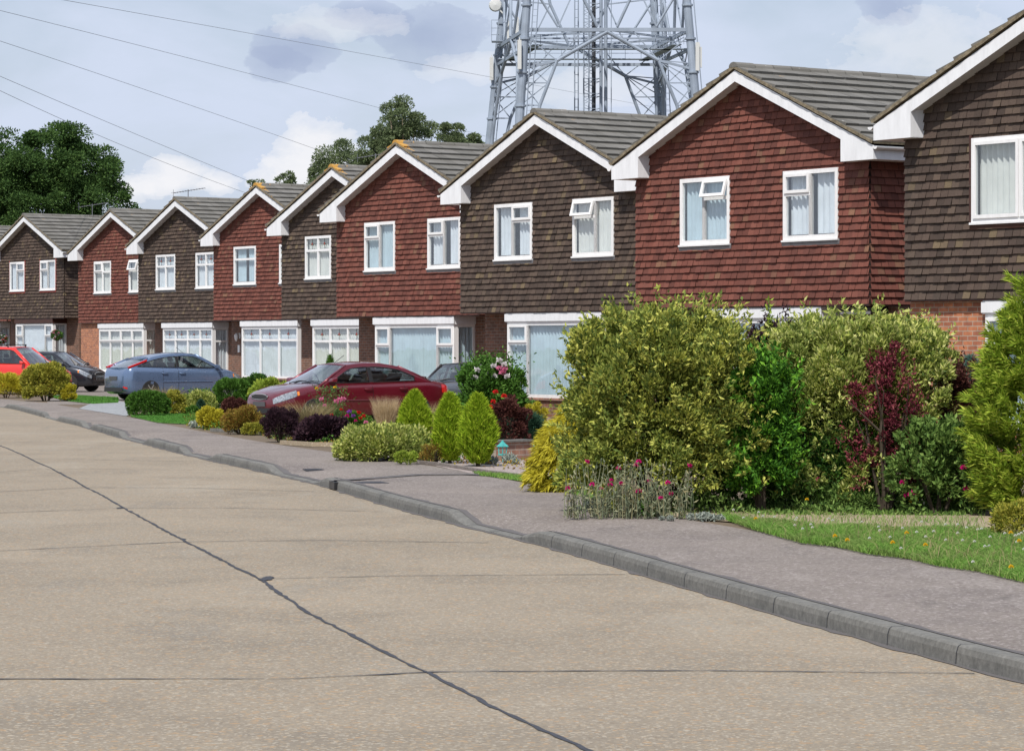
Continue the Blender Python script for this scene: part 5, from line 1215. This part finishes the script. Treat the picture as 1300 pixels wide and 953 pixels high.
    # side frames with window openings
    xm = x1 + (x2 - x1) * .42; bw = .05
    za = lambda x: arc(min(max(x, x2), x1))
    outer = [(x0 - .0, zB(x0) - .03), (x1, arc(x1) + .005)] + [(x, arc(x) + .005) for x in roofx[1:-1]] + [(x2, arc(x2) + .005), (x3, zB(x3) - .03)]
    def roofline(x, drop):
        if x > x1: t = (x0 - x) / (x0 - x1); return zB(x0) + (arc(x1) - zB(x0)) * t - drop * 1.2
        if x < x2: t = (x - x3) / (x2 - x3); return zB(x3) + (arc(x2) - zB(x3)) * t - drop
        return arc(x) - drop
    def pane_poly(xa, xb, lo=.02):
        # xa > xb ; polygon following the belt and the roofline
        q = np.linspace(xa, xb, 10); top = [(x, roofline(x, .065)) for x in q]; bot = [(xb, zB(xb) + lo), (xa, zB(xa) + lo)]
        top = [(x, max(z, zB(x) + lo + .004)) for x, z in top]; return top + bot
    rear_end = x3 + (x2 - x3) * (.42 if hatch else .55)
    panes = [pane_poly(x0 - .28, xm + bw), pane_poly(xm - bw * .6, rear_end)]
    for s_ in (1, -1):
        loops = [[Vector((x, z, 0)) for x, z in outer]] + [[Vector((x, z, 0)) for x, z in reversed(p)] for p in panes]
        flat = [v for lp in loops for v in lp]; tris = tessellate_polygon(loops)
        mb = MB(); mb.add([sidept(v.x, v.y, s_) for v in flat], [tuple(t) for t in tris]); so = mb.build('side_frame', paint, root)
        sm_ = so.modifiers.new('s', 'SOLIDIFY'); sm_.thickness = .025; sm_.offset = 0
        for p in panes:
            tr = tessellate_polygon([[Vector((x, z, 0)) for x, z in p]]); mb = MB(); mb.add([sidept(x, z, s_) for x, z in p], [tuple(t) for t in tr]); mb.build('side_window', glass, root)
            mb = MB(); pts = [Vector(sidept(x, z, s_)) + Vector((0, s_ * .014, 0)) for x, z in p]; mb.tube(pts + [pts[0]], .009, 5, caps=False); mb.build('window_seal', 'black_plastic', root)
        mb = MB(); pp = [(xm + bw, zB(xm) + .02), (xm + bw, roofline(xm, .065)), (xm - bw * .6, roofline(xm, .065)), (xm - bw * .6, zB(xm) + .02)]
        mb.add([Vector(sidept(x, z, s_)) + Vector((0, s_ * .0145, 0)) for x, z in pp], [(0, 1, 2, 3)]); mb.build('door_pillar', 'black_plastic', root)
    def screen(xa, xb, za_, zb_, nm_, inset):
        mb = MB(); vs = []; nn = 9
        for t in np.linspace(0, 1, 7):
            x = xa + (xb - xa) * t; z = za_ + (zb_ - za_) * t; yy = abs(sidept(x, max(z, belt), 1)[1]) - inset
            for q in np.linspace(-1, 1, nn): vs.append((x + (1 if xa > 0 else -1) * .075 * (1 - q * q), q * yy, z + .025 * (1 - q * q) * t))
        mb.add(vs, [(i * nn + k, i * nn + k + 1, (i + 1) * nn + k + 1, (i + 1) * nn + k) for i in range(6) for k in range(nn - 1)]); return mb
    screen(x0 + .01, x1 + .005, zB(x0) + .01, arc(x1) + .0, 'w', .035).build('windscreen', 'car_glass_clear', root, smooth=True)
    screen(x3 - .0, x2 - .005, zB(x3) + .015, arc(x2), 'r', .05).build('rear_window', glass, root, smooth=True)
    # pillars along the screens
    for s_ in (1, -1):
        for xa, xb, za_, zb_ in ((x0, x1, zB(x0) - .02, arc(x1) + .01), (x3, x2, zB(x3) - .02, arc(x2) + .01)):
            p = Vector(sidept(xa, max(za_, belt), s_)); q = Vector(sidept(xb, zb_, s_)); p.z = za_; p.y -= s_ * .02; q.y -= s_ * .03
            mb = MB(); mb.tube([p, (p + q) / 2 + Vector((0, 0, .008)), q], .03, 8); mb.build('pillar', paint, root, smooth=True)
    # cabin
    mb = MB(); mb.box(x3 + .12, x0 - .05, -hw * .84, hw * .84, belt * .93, belt + .012); mb.box(x0 - .42, x0 - .08, -hw * .8, hw * .8, belt + .0121, belt + .05); mb.build('cabin', 'dark_trim', root)
    for xs_, s_ in ((xm + .12, 1), (xm + .12, -1), (xm - .72, 1), (xm - .72, -1)):
        mb = MB(); y = s_ * .34 * Wd / 1.7; mb.prism([(xs_ + .08, belt - .05), (xs_ - .10, belt + .20), (xs_ - .17, belt + .20), (xs_ - .05, belt - .05)], y - .22, y + .22); mb.prism([(xs_ - .10, belt + .225), (xs_ - .13, belt + .35), (xs_ - .19, belt + .35), (xs_ - .18, belt + .225)], y - .11, y + .11); mb.bar((xs_ - .135, y, belt + .18), (xs_ - .15, y, belt + .26), .03)
        so = mb.build('seat', 'seat_fabric', root); bv = so.modifiers.new('b', 'BEVEL'); bv.width = .03; bv.segments = 2
    mb = MB(); n_ = 20; mb.tube([(x0 - .50 + .05 * math.sin(t), -.33 + .17 * math.cos(t), belt + .06 + .15 * math.sin(t)) for t in np.linspace(0, 2 * math.pi, n_)], .014, 6); mb.build('steering_wheel', 'black_plastic', root)
    # wheels
    for x in wx:
        for s_ in (1, -1):
            y = s_ * (hw - .10); wl = empty('wheel', (x, y, wr)); wl.parent = root
            mb = MB(); mb.lathe([(wr * .62, -.09), (wr * .93, -.095), (wr, -.06), (wr, .06), (wr * .93, .095), (wr * .62, .09)], (0, 0, 0), 'y', 30); mb.build('tyre', 'rubber', wl, smooth=False)
            mb = MB(); yo = s_ * .08
            R0 = wr * .64; n = 30; vs = []
            for rr2, yy in ((R0, yo * 1.1), (R0 * .90, yo * 1.0), (R0 * .88, yo * .4)):
                for k in range(n): t = 2 * math.pi * k / n; vs.append((rr2 * math.cos(t), yy, rr2 * math.sin(t)))
            mb.add(vs, [(i * n + k, i * n + (k + 1) % n, (i + 1) * n + (k + 1) % n, (i + 1) * n + k) for i in range(2) for k in range(n)])
            for k in range(6): t = 2 * math.pi * k / 6; mb.bar((R0 * .12 * math.cos(t), yo * .95, R0 * .12 * math.sin(t)), (R0 * .9 * math.cos(t), yo * .9, R0 * .9 * math.sin(t)), R0 * .26, R0 * .12)
            mb.lathe([(R0 * .22, min(yo * .8, yo * 1.05)), (R0 * .2, max(yo * .8, yo * 1.05))], (0, 0, 0), 'y', 12); mb.build('rim', rim, wl)
            mb = MB(); mb.lathe([(wr * .6, -.02), (wr * .6, .02)], (0, 0, 0), 'y', 20); mb.build('brake_disc', 'dark_trim', wl)
    # details
    xf = Ln / 2
    for s_ in (1, -1):
        def patch(nm_, m_, f0, f1, z0f, z1f, out=.006, nn=8):
            mb = MB(); vs = []
            for f in np.linspace(f0, f1, nn):
                x = fx(f); z = zB(x); w_ = wB(x); b_ = float(np.interp(f, fr, zb))
                for zz in np.linspace(b_ + (z - b_) * z0f(f), b_ + (z - b_) * z1f(f), 5):
                    t = (zz - b_) / (z - b_); yy = float(np.interp(t, [0, .12, .28, .48, .6, .8, .92, 1.0], [.93, .975, .99, 1, 1, .985, .955, .90])) * w_
                    vs.append((x + out * (1 if f < .5 else -1), s_ * (yy + out), zz + (out if t > .9 else 0)))
            mb.add(vs, [(i * 5 + k, i * 5 + k + 1, (i + 1) * 5 + k + 1, (i + 1) * 5 + k) for i in range(nn - 1) for k in range(4)]); return mb.build(nm_, m_, root, smooth=True)
        patch('headlight', 'headlamp', .003, .105, lambda f: .62 + f * 1.2, lambda f: .93 + f * .25)
        patch('indicator', 'amber_lamp', .107, .118, lambda f: .76, lambda f: .9)
        if tail_high:
            p = Vector((x3, s_ * (wB(x3) * .9 + .012), zB(x3) + .02)); q = Vector(sidept(x2 - .05, arc(x2) - .04, s_)); mb = MB(); mb.bar(p + Vector((-.02, s_ * .005, 0)), q + Vector((-.03, s_ * .018, 0)), .07, .05); o = mb.build('tail_light', 'tail_lamp', root)
            patch('rear_reflector', 'tail_lamp', .975, .997, lambda f: .14, lambda f: .22)
        else: patch('tail_light', 'tail_lamp', .935, .997, lambda f: .66, lambda f: .92)
        # door shut lines and handles, rubbing strip
        def seam(xa, nm_='door_gap'):
            mb = MB(); b_ = .2; z = zB(xa); zs_ = np.linspace(b_ + .05, z - .01, 10); vs = []
            for zz in zs_:
                t = (zz - .17) / (z - .17); yy = float(np.interp(t, [0, .12, .28, .48, .6, .8, .92, 1.0], [.93, .975, .99, 1, 1, .985, .955, .90])) * wB(xa) + .0025
                vs += [(xa - .005, s_ * yy, zz), (xa + .005, s_ * yy, zz)]
            mb.add(vs, [(2 * i, 2 * i + 1, 2 * i + 3, 2 * i + 2) for i in range(9)]); mb.build(nm_, 'black_plastic', root)
        seam(x0 - .12); seam(xm); seam(wx[1] + wr * 1.35)
        for hx_ in (xm + .12, wx[1] + wr * 1.5):
            mb = MB(); zz = belt * .87; mb.tube([(hx_ + .09, s_ * (wB(hx_) * .985), zz), (hx_ + .08, s_ * (wB(hx_) + .02), zz), (hx_ - .08, s_ * (wB(hx_) + .02), zz), (hx_ - .09, s_ * (wB(hx_) * .985), zz)], .013, 6); mb.build('door_handle', paint, root, smooth=True)
        mb = MB(); xx = np.linspace(wx[0] - wr * 1.3, wx[1] + wr * 1.3, 8); mb.tube([(x, s_ * (wB(x) * 1.0 + .004), belt * .60) for x in xx], .014, 6); mb.build('rubbing_strip', paint, root)
        mb = MB(); mb.add([(px__, s_ * py__, pz__) for px__, py__, pz__ in [(x0 - .28, hw * .93, belt + .01), (x0 - .30, hw * .96, belt + .12), (x0 - .30, hw * 1.16, belt + .13), (x0 - .28, hw * 1.17, belt + .03), (x0 - .16, hw * .94, belt + .02), (x0 - .18, hw * .97, belt + .10), (x0 - .18, hw * 1.13, belt + .11), (x0 - .16, hw * 1.14, belt + .04)]], [(0, 1, 2, 3), (7, 6, 5, 4), (0, 4, 5, 1), (1, 5, 6, 2), (2, 6, 7, 3), (3, 7, 4, 0)])
        o = mb.build('door_mirror', paint, root); bv = o.modifiers.new('b', 'BEVEL'); bv.width = .02; bv.segments = 3
    def frontpatch(nm_, m_, f, y0, y1, z0, z1, out=.012):
        mb = MB(); vs = []; sgn = 1 if f < .5 else -1
        for q in np.linspace(y0, y1, 7):
            # nose surface curves back towards the sides
            back = 0
            for ff in np.linspace(0, .12, 40):
                if wB(fx(ff if f < .5 else 1 - ff)) * .98 >= abs(q): back = ff * Ln; break
            for zz in (z0, z1): vs.append((sgn * (xf - back + out), q, zz))
        mb.add(vs, [(2 * i, 2 * i + 1, 2 * i + 3, 2 * i + 2) for i in range(6)]); o = mb.build(nm_, m_, root); sm_ = o.modifiers.new('s', 'SOLIDIFY'); sm_.thickness = .02; sm_.offset = 0; return o
    frontpatch('grille', 'dark_trim', 0, -hw * .38, hw * .38, belt * .64, belt * .74, .004)
    mb = MB(); mb.tube([(xf + .006, hw * .40 * math.cos(t), belt * .69 + belt * .07 * math.sin(t)) for t in np.linspace(0, 2 * math.pi, 24)], .010, 5, caps=False); mb.build('grille_surround', 'alloy', root)
    frontpatch('air_intake', 'black_plastic', 0, -hw * .6, hw * .6, belt * .30, belt * .42, .006)
    frontpatch('number_plate', plate, 0, -.24, .24, belt * .46, belt * .57, .014)
    frontpatch('bumper_trim', 'dark_trim', 1, -hw * .68, hw * .68, .26, .38, .006)
    frontpatch('number_plate', plate if plate != 'plate_white' else 'plate_yellow', 1, -.24, .24, belt * .66 if hatch else belt * .70, belt * .77 if hatch else belt * .81, .012)
    if hatch:
        mb = MB(); mb.prism([(x2 + .02, arc(x2) + .03), (x2 - .17, arc(x2) + .005), (x2 - .17, arc(x2) - .02), (x2 + .02, arc(x2) + .0)], -hw * .6, hw * .6); mb.build('spoiler', paint, root)
        mb = MB(); mb.bar((x3 - .09, .0, zB(x3) + .07), (x3 + .02, .3, zB(x3) + .12), .02); mb.build('rear_wiper', 'black_plastic', root)
    for s_ in (.12, -.38):
        mb = MB(); mb.tube([(x0 + .07, s_, zB(x0) + .03), (x0 - .02, s_ + .26, zB(x0) + .075), (x0 - .03, s_ + .52, zB(x0) + .07)], .010, 5); mb.build('wiper', 'black_plastic', root)
    mb = MB(); mb.tube([(x1 - .05, 0, arc(x1) + .04), (x1 - .32, 0, arc(x1) + .22)], .006, 5); mb.build('aerial', 'black_plastic', root)
    if rack:
        for x in (x1 - .25, x1 - 1.0):
            mb = MB(); mb.bar((x, -hw * .74, arc(x) + .10), (x, hw * .74, arc(x) + .10), .035, .025)
            for s_ in (1, -1): mb.bar((x, s_ * hw * .68, arc(x) - .02), (x, s_ * hw * .70, arc(x) + .11), .035)
            mb.build('roof_bar', 'dark_trim', root)
    return root
car('saloon_car', 'dark red saloon car parked nose to the street in the middle of the row', -3.40, 58.6, (-.82, -.574), 'dark_red_paint', 4.22, 1.62, 1.28, .84, 0, (.235, .40, .70, .875), 'car_glass')
car('hatchback_car', 'metallic blue hatchback parked with its tail to the street', -10.06, 84.2, (.82, .574), 'blue_paint', 4.05, 1.65, 1.40, .92, 0, (.20, .41, .80, .965), 'car_glass', hatch=True, tail_high=True)
car('small_car', 'charcoal hatchback facing right beyond the round holly', -16.1, 99.0, (.93, -.37), 'charcoal_paint', 3.75, 1.58, 1.40, .90, 0, (.20, .40, .84, .97), 'car_glass', hatch=True)
car('estate_van', 'bright red car with black roof bars at the left edge', -16.6, 94.0, (.93, -.37), 'bright_red_paint', 3.9, 1.60, 1.58, .98, 0, (.22, .40, .90, .985), 'car_glass', hatch=True, rack=True, rim='dark_trim')
car('black_car', 'black car almost hidden behind the tall rose bush', -.98, 62.7, (-.35, -.937), 'black_paint', 3.4, 1.5, 1.24, .82, 0, (.22, .42, .82, .96), 'car_glass', hatch=True)

# ------------------------------------------------------------------ trees behind the houses
def tree(name, label, px, base_D, top_y, wpx, m, n, leafs=(.22, .13), clumps=60, cr=.2, zlow=.3, bark='bark', seed=1, ex=2.0, limbs=9, squash=.9, group='trees behind the houses', droop=0, vary=.25):
    g = np.random.default_rng(seed); X, Y = atd(px, base_D); Ht = (YH - top_y) * base_D / F + EYE; a = wpx * base_D / F / 2
    root = empty(name, (X, Y, 0)); tag(root, label, 'tree', group)
    c = Ht * (1 - zlow) / 2; cz = Ht - c
    cc, cd = envelope(g, clumps, a, a * squash, c, ex); cc = cc * g.uniform(1 - vary * 1.8, 1.0, (clumps, 1)); rad = cr * a * g.uniform(.5, 1.3, clumps)
    i = g.integers(0, clumps, n); d = unit(g.normal(size=(n, 3)) + cd[i] * .5 + [0, 0, .2]); q = g.uniform(0, 1, n) ** .45
    P = cc[i] + d * (rad[i] * q)[:, None] * [1.15, 1.15, .75] + [0, 0, cz]; P[:, 2] -= droop * rad[i] * q * g.uniform(0, 1, n)
    V, T = leaf_arrays(P, d + g.normal(size=(n, 3)) * .5 - [0, 0, droop], leafs[0], leafs[1], .3, g)
    np_mesh('crown', V, T, m, root)
    mb = MB(); r0 = max(.12, Ht * .022)
    mb.tube([(0, 0, -.2), (.1, 0, Ht * .25), (-.1, .1, Ht * .5), (0, 0, Ht * .8)], [r0, r0 * .8, r0 * .5, r0 * .12], 9)
    for k in range(limbs):
        e = cc[g.integers(0, clumps)] + [0, 0, cz]; s = np.array([0, 0, min(e[2] * .75, Ht * g.uniform(.25, .6))]); m_ = (s + e) / 2 + [0, 0, .1 * Ht * .3]
        mb.tube([s, m_, e], [r0 * .4, r0 * .25, r0 * .06], 6)
    mb.build('trunk', bark, root)
tree('broadleaf_tree', 'large dark green broadleaf tree behind the far left roofs', 50, 152, 164, 232, 'tree_leaf', 120000, (.15, .095), 300, .14, .15, seed=11, squash=.9, limbs=18, vary=.26, ex=2.3)
tree('broadleaf_tree', 'lower dark green tree half out of frame at the far left', -60, 158, 180, 170, 'tree_leaf', 30000, (.20, .13), 70, .26, .2, seed=12)
tree('birch_tree', 'tallest pale green birch behind the red house with orange lichen', 516, 128, 127, 78, 'birch_leaf', 27050, (.11, .065), 60, .30, .35, 'pale_bark', 21, 3.0, droop=.3, vary=.17)
tree('birch_tree', 'birch with rounded crown left of the tallest birch', 486, 130, 148, 60, 'birch_leaf', 20685, (.11, .065), 44, .36, .35, 'pale_bark', 22, 3.0, droop=.3, vary=.17)
tree('birch_tree', 'broad low birch crown above the brown one window house', 455, 134, 176, 122, 'birch_leaf', 35006, (.11, .065), 80, .24, .3, 'pale_bark', 23, 3.0, droop=.2, vary=.17)
tree('garden_tree', 'small bushy tree top between the tall birch and the tower leg', 571, 126, 157, 58, 'birch_leaf', 17503, (.11, .065), 40, .34, .4, 'pale_bark', 24, 2.8, vary=.17)
tree('garden_tree', 'small round tree top right beside the left tower leg', 600, 127, 164, 34, 'birch_leaf', 11138, (.11, .065), 26, .4, .4, 'pale_bark', 25, 2.8, vary=.17)
tree('thin_tree', 'sparse twiggy tree top left of the television aerial over the red house', 326, 140, 224, 56, 'birch_leaf', 6682, (.11, .065), 60, .22, .4, 'bark', 26, vary=.17)
tree('thin_tree', 'sparse tree top behind the television aerial over the red house', 362, 138, 212, 50, 'birch_leaf', 7319, (.11, .065), 60, .22, .4, 'bark', 27, vary=.17)
tree('thin_tree', 'slender green tree top just left of the broad low birch', 402, 139, 206, 26, 'birch_leaf', 5727, (.11, .065), 26, .4, .4, 'bark', 28, vary=.17)

# ------------------------------------------------------------------ lattice tower
simple('galvanised_steel', (.24, .285, .35), .7, 0, var=.2, vscale=.8); simple('dark_cable', (.05, .055, .065), .6); simple('antenna_panel', (.52, .53, .52), .5)
TD = 202.0; mpp = TD / F
tx0, ty0 = atd(771, TD); tw_root = empty('lattice_tower', (tx0, ty0 + 5.5, 0), math.radians(0)); tag(tw_root, 'tall grey steel lattice telecom tower rising behind the brown house', 'tower')
def tp(px, py, dd=0):      # a point of the tower near face given as photo position, dd metres behind it
    D = TD + dd; X = (px - 650) / F * D; Z = (YH - py) / F * D + EYE; return Vector((X - tx0, D - ty0 - 5.5, Z))
ztop = 34.0
half = 105 * mpp
def corner(name): # x at y=0 and at y=146
    return {'FL': ((669, 660), 0), 'FR': ((872, 885), 0), 'BL': ((640, 625), 11.5), 'BR': ((830, 837), 11.5)}[name]
def legpt(nm, z):
    (xa, xb), dd = corner(nm); A = tp(xa, 0, dd); B = tp(xb, 146, dd); t = (z - B.z) / (A.z - B.z); return B + (A - B) * t
for nm in ('FL', 'FR', 'BL', 'BR'):
    mb = MB(); mb.tube([legpt(nm, -.5), legpt(nm, 10), legpt(nm, 20), legpt(nm, ztop)], [.36, .34, .31, .28], 12)
    for z in np.arange(2, ztop, 2.4): mb.lathe([(.40, -.07), (.40, .07)], legpt(nm, z), 'z', 12)
    mb.build('leg', 'galvanised_steel', tw_root)
    mb = MB(); p0, p1 = legpt(nm, 0) + Vector((.5, -.3, 0)), legpt(nm, ztop) + Vector((.45, -.3, 0)); q0, q1 = p0 + Vector((.35, 0, 0)), p1 + Vector((.35, 0, 0)); mb.tube([p0, p1], .04, 5)
    if nm in ('FL', 'BR'):
        mb.tube([q0, q1], .04, 5)
        for k in range(int(ztop / .45)): t = k * .45 / ztop; mb.bar(p0 + (p1 - p0) * t, q0 + (q1 - q0) * t, .03)
    mb.build('leg_ladder', 'galvanised_steel', tw_root)
z1 = tp(700, 38).z; zb_ = tp(700, 62).z
faces = (('FL', 'FR'), ('BL', 'BR'), ('FL', 'BL'), ('FR', 'BR'))
for a_, b__ in faces:
    mb = MB(); mb.bar(legpt(a_, z1), legpt(b__, z1), .18, .26); mb.build('ring_beam', 'galvanised_steel', tw_root)
    if (a_, b__) != ('FL', 'FR'): mb = MB(); mb.bar(legpt(a_, zb_), legpt(b__, zb_), .15, .22); mb.build('ring_beam', 'galvanised_steel', tw_root)
    def fp(u, z): return legpt(a_, z) + (legpt(b__, z) - legpt(a_, z)) * u
    mb = MB()                                    # main K bracing below the ring: apex in the middle, knees, feet
    for s_, u1, u2, u3 in ((0, .20, .11, .03), (1, .80, .89, .97)):
        knee = fp(u1, tp(700, 77).z); low = fp(u2, tp(700, 134).z); foot = fp(u3, z1 - 13.5)
        mb.tube([fp(.5, z1 - .15), knee], .135, 8); mb.tube([knee, low, foot], .12, 8)
        lg = (lambda z: legpt(a_, z)) if s_ == 0 else (lambda z: legpt(b__, z))
        for zz in (z1 - .4, z1 - 2.4, tp(700, 102).z, tp(700, 120).z): mb.bar(knee if zz > low.z else low, lg(zz), .07)
        mb.bar(fp(.35 if s_ == 0 else .65, z1), knee, .08); mb.bar(knee, lg(tp(700, 88).z), .16)
        mb.bar(low, lg(low.z), .09); mb.bar(low, lg(low.z + 1.6), .08)
        m1 = knee + (low - knee) * .5; mb.bar(m1, lg(m1.z), .08); mb.bar(m1, lg(knee.z), .07); mb.bar(m1, lg(low.z), .07)
    mb.build('k_brace', 'galvanised_steel', tw_root)
    mb = MB()                                    # bay above the ring
    for s_ in (0, 1):
        base = .56 if s_ else .44; topu = .86 if s_ else .14
        lg = (lambda z: legpt(a_, z)) if s_ == 0 else (lambda z: legpt(b__, z))
        mb.tube([fp(base, z1 + .2), fp(.5 + (.19 if s_ else -.19), z1 + 3.2), fp(topu, z1 + 9.5)], .11, 8)
        mb.tube([fp(.80 if s_ else .20, z1 + .2), lg(z1 + 3.6)], .10, 6); mb.bar(fp(.80 if s_ else .20, z1 + .2), fp(.5 + (.19 if s_ else -.19), z1 + 3.2), .10)
        mb.bar(lg(z1 + 3.6), fp(.5 + (.19 if s_ else -.19), z1 + 3.2), .09); mb.bar(lg(z1 + 6.5), fp(.5 + (.26 if s_ else -.26), z1 + 5.2), .09)
    mb.build('upper_brace', 'galvanised_steel', tw_root)
    mb = MB()                                    # lattice lower down to the ground
    for k in range(3):
        za_, zc = z1 - 13.5 + .3 - k * 3.6, z1 - 13.5 + .3 - (k + 1) * 3.6; zc = max(zc, .1)
        mb.bar(fp(0, za_), fp(1, zc), .12); mb.bar(fp(1, za_), fp(0, zc), .12); mb.bar(fp(0, za_), fp(1, za_), .14)
    mb.build('lower_brace', 'galvanised_steel', tw_root)
# plan bracing in the ring level and service walkway with rails
mb = MB(); mids = [(legpt(a_, z1) + legpt(b__, z1)) / 2 for a_, b__ in (faces[0], faces[3], faces[1], faces[2])]
for k in range(4): mb.bar(mids[k], mids[(k + 1) % 4], .14)
mb.bar(mids[0], mids[2], .12); mb.bar(mids[1], mids[3], .12); mb.build('plan_brace', 'galvanised_steel', tw_root)
for k, (a_, b__) in enumerate(faces):
    mb = MB(); p, q = legpt(a_, zb_ + .3), legpt(b__, zb_ + .3); inn = Vector((0, 1.0 if k == 0 else -1.0, 0)) if k < 2 else Vector((1.0 if k == 2 else -1.0, 0, 0))
    if k == 0: p, q = p + Vector((0, 2.2, 0)), q + Vector((0, 2.2, 0))
    mb.bar(p + inn, q + inn, .7, .06)
    for zz in (.5, 1.0): mb.bar(p + inn * .5 + Vector((0, 0, zz)), q + inn * .5 + Vector((0, 0, zz)), .04)
    for t in np.linspace(0, 1, 11): w0 = p + (q - p) * t + inn * .5; mb.bar(w0, w0 + Vector((0, 0, 1.0)), .04)
    mb.build('walkway', 'galvanised_steel', tw_root)
# central cable mast
mb = MB(); cx0, cx1 = 741, 768
for px_ in (741, 747.5):
    for dd in (5, 7): mb.tube([tp(px_, 500, dd), tp(px_, -120, dd)], .06, 5)
for dd in (5, 7):
    zz = tp(741, 500, dd).z; k = 0
    while zz < ztop: mb.bar((tp(741, 0, dd).x, tp(0, 0, dd).y, zz), (tp(761, 0, dd).x, tp(0, 0, dd).y, zz + (.55 if k % 2 else 0)), .04); mb.bar((tp(741, 0, dd).x, tp(0, 0, dd).y, zz + .3), (tp(752, 0, dd).x, tp(0, 0, dd).y, zz), .035); zz += .55; k += 1
mb.build('cable_mast', 'galvanised_steel', tw_root)
for px_, r_, m_ in ((763, .12, 'galvanised_steel'), (769, .13, 'galvanised_steel'), (753, .10, 'dark_cable'), (755.5, .05, 'dark_cable'), (776, .03, 'galvanised_steel')):
    mb = MB(); mb.tube([tp(px_, 500, 5.5), tp(px_, -120, 5.5)], r_, 8); mb.build('riser_pipe', m_, tw_root)
mb = MB()
for px_ in (729.5, 734): mb.tube([tp(px_, 500, 6), tp(px_, -120, 6)], .05, 5)
zz = 0
while zz < ztop: mb.bar((tp(729.5, 0, 6).x, tp(0, 0, 6).y, zz), (tp(734, 0, 6).x, tp(0, 0, 6).y, zz), .04); zz += .6
mb.build('ladder', 'galvanised_steel', tw_root)
mb = MB()
for px_, pw in ((836, 1), (842.5, 1), (847, 1)): mb.tube([tp(px_, 500, 10.6), tp(px_ - 4, -120, 10.6)], .09, 6)
zz = 0
while zz < ztop: mb.bar((tp(836, 0, 10.6).x, tp(0, 0, 10.6).y, zz), (tp(846, 0, 10.6).x, tp(0, 0, 10.6).y, zz + .3), .05); zz += .8
mb.build('cable_ladder', 'galvanised_steel', tw_root)
for px_, y0, y1, dd, off in ((624, 73, 102, 11, -.2), (659.5, 51, 88, -.6, 0), (885.5, 54, 90, -.3, .3), (646, 30, 56, 9, .2), (656, 22, 44, 6, 0), (888.5, 60, 86, -.1, .3)):
    mb = MB(); t_, b__ = tp(px_, y0, dd), tp(px_, y1, dd); mb.box(t_.x - .14, t_.x + .14, t_.y - .08, t_.y + .08, b__.z, t_.z); mb.box(t_.x - .03, t_.x + .03, t_.y + .08, t_.y + .2, b__.z - .2, t_.z + .2); mb.build('panel_antenna', 'antenna_panel', tw_root)
mb = MB(); d_ = tp(629, 7, 11); mb.lathe([(.02, -.22), (.42, -.16), (.5, 0), (.48, .02)], d_, 'y', 16); mb.bar(d_, d_ + Vector((.55, 0, -.6)), .1); mb.build('dish_antenna', 'antenna_panel', tw_root)
mb = MB(); p = tp(631, 55, 11.2); mb.box(p.x - .4, p.x + 2.2, p.y - 1.2, p.y - .2, p.z, p.z + .06)
for t in np.linspace(-.4, 2.2, 6): mb.bar((p.x + t, p.y - 1.2, p.z), (p.x + t, p.y - 1.2, p.z + 1.6), .05)
for zz in (.5, 1.0, 1.6): mb.bar((p.x - .4, p.y - 1.2, p.z + zz), (p.x + 2.2, p.y - 1.2, p.z + zz), .05)
mb.build('platform', 'galvanised_steel', tw_root)

# ------------------------------------------------------------------ overhead lines
def wire(label, pts, D0, D1, r, n=24):
    xs_ = [p[0] for p in pts]; ys_ = [p[1] for p in pts]; co_ = np.polyfit(xs_, ys_, 2 if len(pts) > 2 else 1); W3 = []
    for t in np.linspace(0, 1, n):
        px_ = xs_[0] + (xs_[-1] - xs_[0]) * t; D = D0 * D1 / (D1 + (D0 - D1) * t)
        py_ = float(np.polyval(co_, px_)); X, Y = atd(px_, D); W3.append(Vector((X, Y, (YH - py_) * D / F + EYE)))
    c = W3[0].copy(); mb = MB(); mb.tube([p - c for p in W3], r, 5); o = mb.build('overhead_wire', 'dark_wire'); o.location = c; tag(o, label, 'wire', 'overhead wires crossing the sky')
simple('dark_wire', (.16, .17, .19), .6)
wire('highest overhead wire, running down to the tower leg and on past it', [(-60, -24), (78, 0), (350, 45), (620, 102), (860, 140)], 120, 290, .011)
wire('second overhead wire from the top, passing in front of the birch tops', [(-60, -1), (0, 14), (240, 72), (500, 145), (640, 178)], 120, 240, .011)
wire('middle overhead wire ending behind the one window house', [(-60, 31), (0, 55), (200, 118), (425, 199), (520, 232)], 110, 200, .010)
wire('fourth overhead wire, just above the lowest one at the left edge', [(-60, 71), (0, 97), (160, 165), (310, 228), (380, 256)], 105, 190, .010)
wire('lowest overhead wire, ending behind the red house roof', [(-60, 86), (0, 115), (150, 183), (300, 240), (360, 262)], 105, 190, .010)
